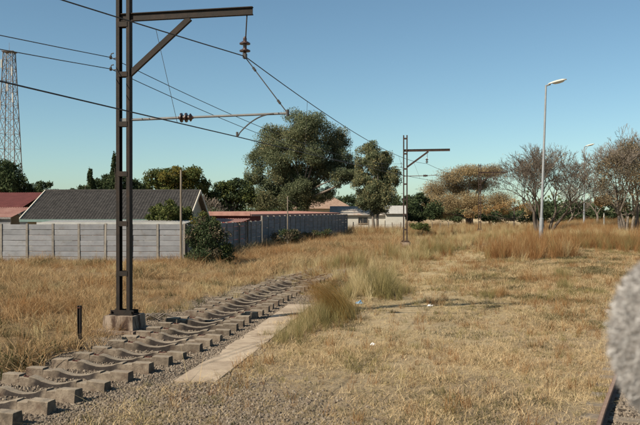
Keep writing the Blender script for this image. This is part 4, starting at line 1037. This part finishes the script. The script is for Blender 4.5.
# left field: matted orange grass
src = [tuft_mesh('f%d' % i, M['g_field'], 26, .27, .18, 1.25, .010, 100 + i, lean=(.25, -.05)) for i in range(4)] + [tuft_mesh('fp%d' % i, M['g_pale'], 20, .27, .16, 1.3, .009, 120 + i, lean=(.3, 0)) for i in range(2)] + \
      [tuft_mesh('fw0', M['g_weed'], 22, .18, .2, .9, .016, 131), tuft_mesh('fr0', M['g_red'], 22, .42, .10, .6, .008, 135, lean=(.3, 0))]
def dens_left(x, y):
    u = -(x - TR(y)) - 2.0
    edge = sstep(.35, 1.5, u + 1.1 * (vnoise(x, y, .9, 21) - .5)); op = left_open(x, y)
    mst = sstep(.6, 1.0, np.hypot(x - 6.78, (y - 59.5) * .45)); return mst * edge * op * (1 - sstep(60, 90, y) * .15) * (.22 + .78 * sstep(.28, .5, vnoise(x, y, .8, 22)))
x, y, r = sample(80000, -26, 8, 10, 94, dens_left, 1)
pn = vnoise(x, y, .35, 23); kind = r.randint(0, 4, len(x)); q = r.rand(len(x))
kind = np.where(q < .12 + .5 * sstep(.55, .8, pn), r.randint(4, 6, len(x)), kind); kind = np.where(r.rand(len(x)) < .06 + .5 * sstep(.6, .78, vnoise(x, y, .55, 24)), 6, kind); kind = np.where(r.rand(len(x)) < .05 + .35 * sstep(.6, .8, vnoise(x, y, .3, 26)), 7, kind)
sc_ = (.7 + .6 * r.rand(len(x))) * (.4 + 1.2 * vnoise(x, y, .6, 25)) * (1 + .35 * sstep(30, 60, y))
rots = np.stack([r.normal(0, .25, len(x)), r.normal(0, .25, len(x)), 5 * vnoise(x, y, .5, 27) + r.normal(0, .9, len(x))], -1)
scatter('dry_field_grass', src, np.stack([x, y, H(x, y)], -1), rots, sc_, kind, 'matted orange dry grass between the track and the panel wall', 'grass')

# right side: trodden straw and stubble
src = [tuft_mesh('s%d' % i, M['g_stub'], 18, .085, .13, 1.5, .007, 200 + i) for i in range(4)] + [tuft_mesh('sl%d' % i, M['g_pale'], 14, .14, .2, 2.2, .007, 210 + i, flat=.75) for i in range(2)] + \
      [tuft_mesh('sg0', M['g_green'], 22, .14, .10, .9, .007, 220), tuft_mesh('sr0', M['g_red'], 18, .22, .08, .7, .006, 221), tuft_mesh('sw0', M['g_weed'], 16, .07, .14, 1.3, .012, 222)]
def dens_right(x, y):
    u = x - TR(y)
    e = np.where(y < 13, sstep(.0, 1.0, u), sstep(.0, .15, x - SL(y) - .72 + .45 * sstep(.45, .8, vnoise(x, y, 1.3, 37)))) * (1 - sstep(-.12, 0, x - OR(y)))
    fore_ = .5 + .5 * sstep(10, 16, y + 5 * (vnoise(x, y, .5, 5) - .5) + .9 * np.maximum(0, x + .8) - .5)
    pt_ = np.exp(-((u - 4.3 - 1.2 * (vnoise(x, y, .5, 5) - .5)) / 1.7) ** 2) * sstep(13, 20, y)
    return (1 - .55 * pt_) * e * fore_ * (1 - .5 * sstep(34, 50, y)) * (.5 + .5 * sstep(.3, .55, vnoise(x, y, .9, 31)))
x, y, r = sample(260000, -6, 30, 8.5, 62, dens_right, 2)
n = len(x); kind = r.randint(0, 4, n); kind = np.where(r.rand(n) < .25 + .3 * sstep(.5, .7, vnoise(x, y, .4, 32)), r.randint(4, 6, n), kind)
pth = np.exp(-((x - TR(y) - 4.3 - 1.2 * (vnoise(x, y, .5, 5) - .5)) / 1.9) ** 2) * sstep(13, 20, y); kind = np.where(r.rand(n) < .75 * pth, r.randint(4, 6, n), kind)
kind = np.where(r.rand(n) < .02 + .18 * sstep(.7, .85, vnoise(x, y, .8, 33)), 6, kind); kind = np.where(r.rand(n) < .025 + .12 * sstep(.7, .85, vnoise(x, y, .7, 36)), 7, kind); kind = np.where(r.rand(n) < (.10 + .55 * sstep(.52, .75, vnoise(x, y, .8, 34))) * (1 - .85 * pth) * (.35 + .65 * sstep(14, 20, y)), 8, kind)
sc_ = (.6 + .7 * r.rand(n)) * (.7 + .7 * vnoise(x, y, .8, 35)) * np.where(y > 28, 1.25, 1.0)
scatter('straw_stubble', src, np.stack([x, y, H(x, y)], -1), rz(r, n, .15), sc_, kind, 'short trodden straw on the cleared strip', 'grass')

# tall grass: pale, green, russet
src = [tuft_mesh('p%d' % i, M['g_pale'], 34, .75, .14, .42, .011, 300 + i) for i in range(3)] + [tuft_mesh('g%d' % i, M['g_green'], 40, .80, .15, .40, .011, 310 + i) for i in range(3)] + \
      [tuft_mesh('r%d' % i, M['g_red'], 38, .90, .15, .40, .011, 320 + i) for i in range(3)] + [tuft_mesh('pl%d' % i, M['g_plume'], 40, 1.35, .13, .30, .008, 330 + i, lean=(-.85, .0), segs=6) for i in range(2)] + [tuft_mesh('w0', M['g_weed'], 30, .45, .2, .7, .016, 340)]
PX, PYY, PR, PS, PK = [], [], [], [], []
def put(x, y, kind, scl, rot):
    PX.append(x); PYY.append(y); PK.append(kind); PS.append(scl); PR.append(rot)
# a) grass over the far track and the verge beside it
def dens_verge(x, y):
    u = x - TR(y); v = vnoise(x, y, .5, 41)
    return sstep(.9, 1.4, np.hypot(x - 6.78, (y - 59.5) * .45)) * sstep(29, 36, y + 3 * (v - .5)) * sstep(-3.2, -2.2, u) * (1 - sstep(1.6, 3.0, u + 1.2 * (v - .5))) * (.35 + .65 * sstep(.3, .6, v))
x, y, r = sample(26000, -5, 30, 24, 100, dens_verge, 3); n = len(x); v2 = vnoise(x, y, .45, 42)
kd = np.where(v2 > .68, r.randint(3, 6, n), r.randint(0, 3, n)); kd = np.where(r.rand(n) < .12, r.randint(6, 9, n), kd); kd = np.where(r.rand(n) < .06, 11, kd)
put(x, y, kd, (.45 + .5 * r.rand(n)) * (.7 + .5 * v2), rz(r, n, .12))
# b) russet stand round the lamp post and the pale grass beyond
def dens_rus(x, y):
    e = ((x - 12.6 - .25 * (y - 45)) / 2.5) ** 2 + ((y - 45.5) / 5.0) ** 2; v = vnoise(x, y, .5, 43)
    a = 1 - sstep(.75, 1.15, e + .7 * (v - .5)); b = sstep(50, 56, y) * sstep(2.5, 6, x - TR(y) + 2 * (v - .5)) * .7
    return np.maximum(a, b)
x, y, r = sample(42000, 6, 66, 36, 122, dens_rus, 4); n = len(x); v2 = vnoise(x, y, .3, 44); front = (y < 54)
kd = np.where(r.rand(n) < np.where(front, .82, .15 + .5 * sstep(.45, .7, v2)), r.randint(6, 9, n), r.randint(0, 3, n)); kd = np.where((r.rand(n) < .10) & front, r.randint(3, 6, n), kd)
put(x, y, kd, (.55 + .45 * r.rand(n)) * np.where(front, (.85 + .95 * vnoise(x, y, .9, 46)), .55 + .75 * v2), rz(r, n, .14))
# c) further russet and green tussocks at the right
def dens_r2(x, y):
    e = ((x - 18.7) / 3.0) ** 2 + ((y - 50) / 5.0) ** 2; v = vnoise(x, y, .7, 45)
    return (1 - sstep(.6, 1.2, e + .9 * (v - .5))) * .8
x, y, r = sample(5000, 14, 25, 42, 58, dens_r2, 5); n = len(x); kd = np.where(r.rand(n) < .55, r.randint(6, 9, n), r.randint(3, 6, n)); put(x, y, kd, .5 + .45 * r.rand(n), rz(r, n, .12))
# d) the leaning clump beside the slabs
r = np.random.RandomState(6); n = 34; x = .62 + r.normal(0, .16, n); y = 20.9 + r.normal(0, .45, n)
put(x, y, r.randint(9, 11, n), .75 + .4 * r.rand(n), np.stack([r.normal(0, .08, n), r.normal(0, .08, n), r.normal(0, .35, n)], -1))
n = 26; x = .5 + r.normal(0, .3, n); y = 20.5 + r.normal(0, .5, n); put(x, y, r.randint(3, 6, n), .35 + .35 * r.rand(n), rz(r, n, .2))
n = 75; t = r.rand(n); x = -.85 + 1.0 * t + r.normal(0, .2, n); y = 16.9 + 3.6 * t + r.normal(0, .4, n)
put(x, y, np.where(r.rand(n) < .6, r.randint(3, 6, n), r.randint(0, 3, n)), .30 + .45 * r.rand(n) * (.4 + t), np.stack([r.normal(0, .15, n), r.normal(-.12, .15, n), r.normal(0, 1.0, n)], -1))
# e) the round olive clump further on
r = np.random.RandomState(7); n = 230; x = 2.0 + r.normal(0, .55, n); y = 27.2 + r.normal(0, .8, n) + .3 * (x - 2)
kd = np.where(x < 1.6, np.where(r.rand(n) < .8, r.randint(0, 3, n), r.randint(3, 6, n)), np.where(r.rand(n) < .6, r.randint(3, 6, n), r.randint(0, 3, n))); put(x, y, kd, (.75 + .45 * r.rand(n)) * np.exp(-((x - 2.0) / 1.3) ** 2), rz(r, n, .12))
# f) ragged fringe along the slabs, in the track and on the cleared strip
r = np.random.RandomState(8); n = 150; y = r.uniform(16.5, 33, n); x = TR(y) + 1.35 + .5 * r.rand(n) * sstep(14, 20, y) + r.normal(0, .12, n); put(x, y, np.where(r.rand(n) < .6, r.randint(0, 3, n), r.randint(3, 6, n)), .22 + .3 * r.rand(n), rz(r, n, .25))
n = 55; y = r.uniform(24, 33, n); x = TR(y) - 2.2 * r.rand(n); put(x, y, r.randint(0, 3, n), .15 + .2 * r.rand(n), rz(r, n, .25))
for (cx, cy, k0, s0, m_) in ((5.6, 25.4, 3, .42, 14), (6.2, 26.0, 6, .4, 10), (3.7, 23.6, 6, .35, 10), (7.4, 24.5, 3, .35, 12), (9.2, 28.5, 3, .5, 14), (4.6, 30.5, 0, .4, 10), (7.8, 21.2, 6, .3, 8), (5.9, 18.2, 6, .3, 7), (8.6, 31.0, 6, .5, 14), (10.5, 33, 3, .5, 16), (4.9, 15.0, 6, .22, 6), (4.0, 13.6, 6, .2, 5)):
    put(cx + r.normal(0, .22, m_), cy + r.normal(0, .3, m_), k0 + r.randint(0, 3, m_), s0 * (.6 + .7 * r.rand(m_)), rz(r, m_, .25))
# g) weeds and tall stalks along the wall foot
n = 500; t = r.rand(n); y = 43.5 + 46 * t; x = wall_x(y) + .35 + np.abs(r.normal(0, .5, n)); put(x, y, np.where(r.rand(n) < .45, 11, r.randint(0, 3, n)), .5 + .6 * r.rand(n), rz(r, n, .15))
n = 260; x = r.uniform(-20, -7.8, n); y = np.full(n, 42.2) - np.abs(r.normal(0, .25, n)); put(x, y, np.where(r.rand(n) < .25, 11, r.randint(0, 9, n)), .25 + .4 * r.rand(n), rz(r, n, .15))
n = 900; x = r.uniform(3.4, 17, n); y = 88 + r.uniform(-3, 4, n) + .1 * x; put(x, y, np.where(r.rand(n) < .5, r.randint(0, 3, n), np.where(r.rand(n) < .5, 11, r.randint(6, 9, n))), .8 + .7 * r.rand(n), rz(r, n, .12))
n = 1500; x = r.uniform(7.6, 26, n); y = r.uniform(66, 97, n); k_ = x > wall_x(y) + 1; x, y = x[k_], y[k_]; n = len(x); put(x, y, np.where(r.rand(n) < .65, r.randint(0, 3, n), np.where(r.rand(n) < .5, r.randint(3, 6, n), r.randint(6, 9, n))), .35 + .4 * r.rand(n), rz(r, n, .14))
n = 4200; x = r.uniform(2, 62, n); y = r.uniform(92, 135, n); k_ = (y > 97) | (x > 11); x, y = x[k_], y[k_]; n = len(x); put(x, y, np.where(r.rand(n) < .6, r.randint(0, 3, n), np.where(r.rand(n) < .4, 11, r.randint(6, 9, n))), .7 + .7 * r.rand(n), rz(r, n, .12))
# h) dark tussocks at the field edge by the track
for (px, py) in ((20, 338), (60, 345), (8, 350), (105, 325), (150, 318), (180, 310), (232, 300)):
    g = W(px, 212.5, 1.0); d_ = 2242.0 / (py - 210); cx, cy = (px - 320) / FPX * d_, d_; m_ = 9
    put(cx + r.normal(0, .3, m_), cy + r.normal(0, .25, m_), np.where(r.rand(m_) < .7, 11, 0), .35 + .3 * r.rand(m_), rz(r, m_, .3))
x = np.concatenate(PX); y = np.concatenate(PYY); kd = np.concatenate(PK); sc_ = np.concatenate(PS); rr_ = np.concatenate(PR)
scatter('tall_grass', src, np.stack([x, y, H(x, y) - .01], -1), rr_, sc_, kd, 'tall pale, olive and russet grass in clumps along the line', 'grass')

# ------------------------------------------------------------------ ballast and loose stones
def stone_mesh(seed, mat):
    r = random.Random(seed); v = []
    t = (1 + 5 ** .5) / 2
    for a, b, c in ((-1, t, 0), (1, t, 0), (-1, -t, 0), (1, -t, 0), (0, -1, t), (0, 1, t), (0, -1, -t), (0, 1, -t), (t, 0, -1), (t, 0, 1), (-t, 0, -1), (-t, 0, 1)):
        k = r.uniform(.7, 1.15) / 1.9; v.append((a * k, b * k * .85, c * k * .65))
    f = [(0, 11, 5), (0, 5, 1), (0, 1, 7), (0, 7, 10), (0, 10, 11), (1, 5, 9), (5, 11, 4), (11, 10, 2), (10, 7, 6), (7, 1, 8), (3, 9, 4), (3, 4, 2), (3, 2, 6), (3, 6, 8), (3, 8, 9), (4, 9, 5), (2, 4, 11), (6, 2, 10), (8, 6, 7), (9, 8, 1)]
    return mesh_data('stone', v, f, mat)
M['stone'] = leafmat('ballast_stone', [(0.0, (0.058, 0.044, 0.033)), (0.4, (0.129, 0.102, 0.078)), (0.75, (0.211, 0.173, 0.133)), (1.0, (0.306, 0.265, 0.211))], 0.0, 'both')
src = [stone_mesh(s, M['stone']) for s in range(5)]
def dens_bal(x, y):
    u = np.abs(x - TR(y) + 1.0); b = (.45 + .55 * sstep(.8, 1.05, u)) * (1 - sstep(1.2, 2.3, u + .8 * (vnoise(x, y, .9, 51) - .5)))
    f_ = (1 - sstep(9.3, 14.5, y + 4 * (vnoise(x, y, .5, 5) - .5) + 1.1 * np.maximum(0, x + 1.6) - .5)) * sstep(-.5, .5, x - TR(y)) * .6
    onslab = (x - TR(y) > .1) & (y > 12.9); w = (x > OR(y) + .06) & (x < OR(y) + 2)
    return np.where(onslab & (x > SL(y) + .14 * vnoise(x, y, 2.5, 52) - .02) & (x < SL(y) + .74) & (y < 23.6), 0, np.maximum(np.maximum(b * (1 - sstep(30, 36, y)), f_ * (x < OR(y) - .1)), w * .6))
x, y, r = sample(560000, -9, 7, 8.6, 34, dens_bal, 9); keep = r.rand(len(x)) < np.clip(1.25 - .034 * y, .2, 1); x, y = x[keep], y[keep]; n = len(x)
scatter('ballast_stones', src, np.stack([x, y, H(x, y) + .004], -1), np.stack([r.uniform(0, 6, n), r.uniform(0, 6, n), r.uniform(0, 6, n)], -1), .014 + .024 * r.rand(n) ** 1.6, r.randint(0, 5, n), 'loose grey brown ballast stones around the sleepers', 'gravel')

# ------------------------------------------------------------------ litter and small debris
def rag(name, px, py, size, mat, label, seed, cat='litter', lift=.03):
    d_ = 2242.0 / (py - 210); x, y = (px - 320) / FPX * d_, d_; r = random.Random(seed); m = MB(); n = 7; v = []
    for j in range(n):
        for i in range(n):
            a, b = i / (n - 1) - .5, j / (n - 1) - .5; k = 1 - .5 * (a * a + b * b) * 2
            v.append((a * size * k + r.gauss(0, size * .05), b * size * .7 * k + r.gauss(0, size * .05), max(.0, (.5 - math.hypot(a, b)) * size * .5 + r.gauss(0, size * .09))))
    f = [(j * n + i, j * n + i + 1, (j + 1) * n + i + 1, (j + 1) * n + i) for j in range(n - 1) for i in range(n - 1)]
    m.add(v, f); o = m.build(name, mat, None, (x, y, Hs(x, y) + lift)); tag(o, label, cat); return o
rag('plastic_bag', 360, 303.5, .34, M['bluebag'], 'crumpled blue plastic bag at the edge of the leaning grass clump', 1)
rag('plastic_scrap', 430, 306.5, .24, M['whitebag'], 'white plastic scrap lying by the shadow of the mast arm', 2)
rag('paper_scrap', 373, 347, .15, M['whitebag'], 'tiny white paper scrap on the open straw', 3)
# pale dead stalks heaped beside the mast footing
ds = empty('dead_branch', (-4.55, 20.3, Hs(-4.55, 20.3))); tag(ds, 'pale dead branches heaped beside the mast footing', 'branch')
for k in range(9):
    m = MB(); a = rnd.uniform(-.5, .5); p0 = Vector((rnd.uniform(-.5, .25), rnd.uniform(-.2, .2), .02)); m.tube([p0, p0 + Vector((.25 * math.cos(a), .12 * math.sin(a), .16)), p0 + Vector((.6 * math.cos(a), .25 * math.sin(a), rnd.uniform(.0, .1)))], [.022, .018, .008], 5); m.build('twig', M['bark_pale'], ds)

# ------------------------------------------------------------------ traveller on the carriage balcony, head just in view
cb = empty('railway_carriage', (1.85, 1.2, 0), R(-6)); tag(cb, 'end balcony of the railway carriage the traveller stands on', 'carriage')
m = MB(); m.box(-1.45, 1.45, -2.0, 1.6, 1.06, 1.16); m.build('balcony_deck', M['carriage'], cb)
m = MB(); m.box(-.8, .8, -2.0, 1.6, .82, 1.058); m.build('underframe', M['steel'], cb)
for sx in (-.53, .53):
    for yy in (-1.0, .8):
        m = MB(); T = Matrix.Translation((sx - .06, yy, .59)) @ Matrix.Rotation(R(90), 4, 'Y'); m.lathe([(.40, 0), (.43, .02), (.43, .12), (.38, .13)], 24, T); m.build('wheel', M['steel'], cb)
for yy in (-1.0, .8): m = MB(); m.tube([(-.6, yy, .59), (.6, yy, .59)], .08, 8); m.box(-.7, .7, yy - .15, yy + .15, .66, .83); m.build('axle', M['steel'], cb)
hr = MB(); hr.tube([(1.38, -1.9, 1.1), (1.38, -1.9, 2.1), (1.38, 1.5, 2.1), (1.38, 1.5, 1.1)], .025, 6); hr.build('handrail', M['steel'], cb)

HX, HY, HZ = .645, 1.38, 2.715        # centre of the head
pr = empty('person', (HX, HY, 1.16)); tag(pr, 'person with fluffy grey hair seen from behind at the edge of the train', 'person')
bm_v, bm_e, bm_r = [], [], []
def jv(p, r): bm_v.append(p); bm_r.append(r); return len(bm_v) - 1
def chain(start, pts):
    for p, r in pts: i = jv(p, r); bm_e.append((start, i)); start = i
    return start
pel = jv((0, -.10, .90), (.155, .11)); spn = chain(pel, [((0, -.13, 1.06), (.145, .10)), ((0, -.15, 1.20), (.155, .11)), ((0, -.13, 1.29), (.09, .08))])
nk = chain(spn, [((0, -.06, 1.38), (.056, .056)), ((0, .01, 1.50), (.055, .06)), ((0, .015, 1.57), (.072, .088)), ((0, .015, 1.63), (.07, .085))])
for s in (-1, 1):
    chain(pel, [((s * .09, -.07, .82), (.085, .09)), ((s * .10, .01, .47), (.056, .06)), ((s * .10, -.02, .12), (.038, .042)), ((s * .10, -.02, .05), (.04, .05)), ((s * .105, .12, .03), (.04, .028))])
    sh_ = chain(3 + 0, [((s * .155, -.14, 1.27), (.050, .050)), ((s * .205, -.10, 1.05), (.042, .044)), ((s * .20, .14, .98), (.034, .034)), ((s * .16, .24, .95), (.03, .022)), ((s * .14, .31, .945), (.034, .018))])
    for j in range(4): chain(sh_, [((s * (.165 - j * .018), .36, .94), (.0095, .0095)), ((s * (.168 - j * .019), .395 + .008 * (j in (1, 2)), .925), (.0085, .0085)), ((s * (.168 - j * .019), .40 + .006 * (j in (1, 2)), .90), (.0075, .0075))])
    chain(sh_ - 1, [((s * .115, .28, .94), (.011, .011)), ((s * .095, .31, .93), (.010, .010)), ((s * .088, .335, .925), (.008, .008))])
bme = bpy.data.meshes.new('body'); bme.from_pydata(bm_v, bm_e, []); bme.materials.append(M['shirt'])
body = link('body', bme, pr); sk = body.modifiers.new('skin', 'SKIN'); sk.use_smooth_shade = True
for i, rr2 in enumerate(bm_r): bme.skin_vertices[0].data[i].radius = rr2
bme.skin_vertices[0].data[0].use_root = True
sb = body.modifiers.new('sub', 'SUBSURF'); sb.levels = 1; sb.render_levels = 2
# head with a face looking along the line, then the hair
def ellipsoid(rx, ry, rz_, fn=None, n1=24, n2=16):
    v = []; f = []
    for i in range(n2 + 1):
        th = math.pi * i / n2
        for k in range(n1):
            ph2 = 2 * math.pi * k / n1; p = Vector((rx * math.sin(th) * math.cos(ph2), ry * math.sin(th) * math.sin(ph2), rz_ * math.cos(th)))
            if fn: p = fn(p)
            v.append(p)
    for i in range(n2):
        for k in range(n1): k2 = (k + 1) % n1; f.append((i * n1 + k, (i + 1) * n1 + k, (i + 1) * n1 + k2, i * n1 + k2))
    return v, f
def face(p):
    if p.y > .05:
        p.x *= 1 - .1 * max(0, -p.z) / .12
        if abs(p.x) < .02 and -.05 < p.z < .02: p.y += .022 * (1 - abs(p.x) / .02)
        if abs(abs(p.x) - .032) < .016 and 0 < p.z < .035: p.y -= .008
    return p
hz0 = HZ - 1.16
m = MB(); m.add(*ellipsoid(.076, .098, .118, face, 32, 24))
for s in (-1, 1): v, f = ellipsoid(.012, .022, .032); m.add([q + Vector((s * .080, .0, -.01)) for q in v], f)
m.build('head', M['skin'], pr, (0, .015, hz0), smooth=True)
M['hair'] = leafmat('grey_hair', [(0.0, (0.161, 0.137, 0.117)), (0.4, (0.308, 0.285, 0.266)), (0.8, (0.494, 0.469, 0.445)), (1.0, (0.643, 0.624, 0.606))], 0.15)
hr_ = random.Random(3)
hv, hf = [], []
def hairshell(p):
    k = 1 + .06 * math.sin(p.x * 90) * math.sin(p.y * 80) * math.sin(p.z * 85); return p * k
sv, sf = ellipsoid(.098, .112, .146, hairshell, 30, 24)
cap_ = [q for q in sv]
m = MB(); keepf = [q for q in sf if not (sum(sv[i].y for i in q) / 4 > .055 and sum(sv[i].z for i in q) / 4 < .05)]
m.add(cap_, keepf); hair = m.build('hair', M['hair'], pr, (0, .005, hz0 + .0), smooth=True)
hm = MB()
for k in range(34000):
    d_ = Vector((hr_.gauss(0, 1), hr_.gauss(0, 1), hr_.gauss(0, 1))).normalized()
    if d_.y > .45 and d_.z < .35: continue
    p = Vector((d_.x * .095, d_.y * .110, d_.z * .142)); L = hr_.uniform(.008, .024)
    t_ = (d_ + Vector((hr_.gauss(0, .7), hr_.gauss(0, .7), hr_.gauss(-.25, .7)))).normalized(); s_ = t_.cross(Vector((hr_.gauss(0, 1), hr_.gauss(0, 1), hr_.gauss(0, 1)))).normalized() * .0007
    c_ = Vector((hr_.gauss(0, .006), hr_.gauss(0, .006), hr_.gauss(0, .006)))
    b = len(hm.v); hm.v += [tuple(p - s_), tuple(p + s_), tuple(p + t_ * L * .55 + c_ + s_), tuple(p + t_ * L * .55 + c_ - s_), tuple(p + t_ * L - c_)]
    hm.f += [(b, b + 1, b + 2, b + 3), (b + 3, b + 2, b + 4)]
o = hm.build('hair_strands', M['hair'], hair); tag(o, kind='stuff')
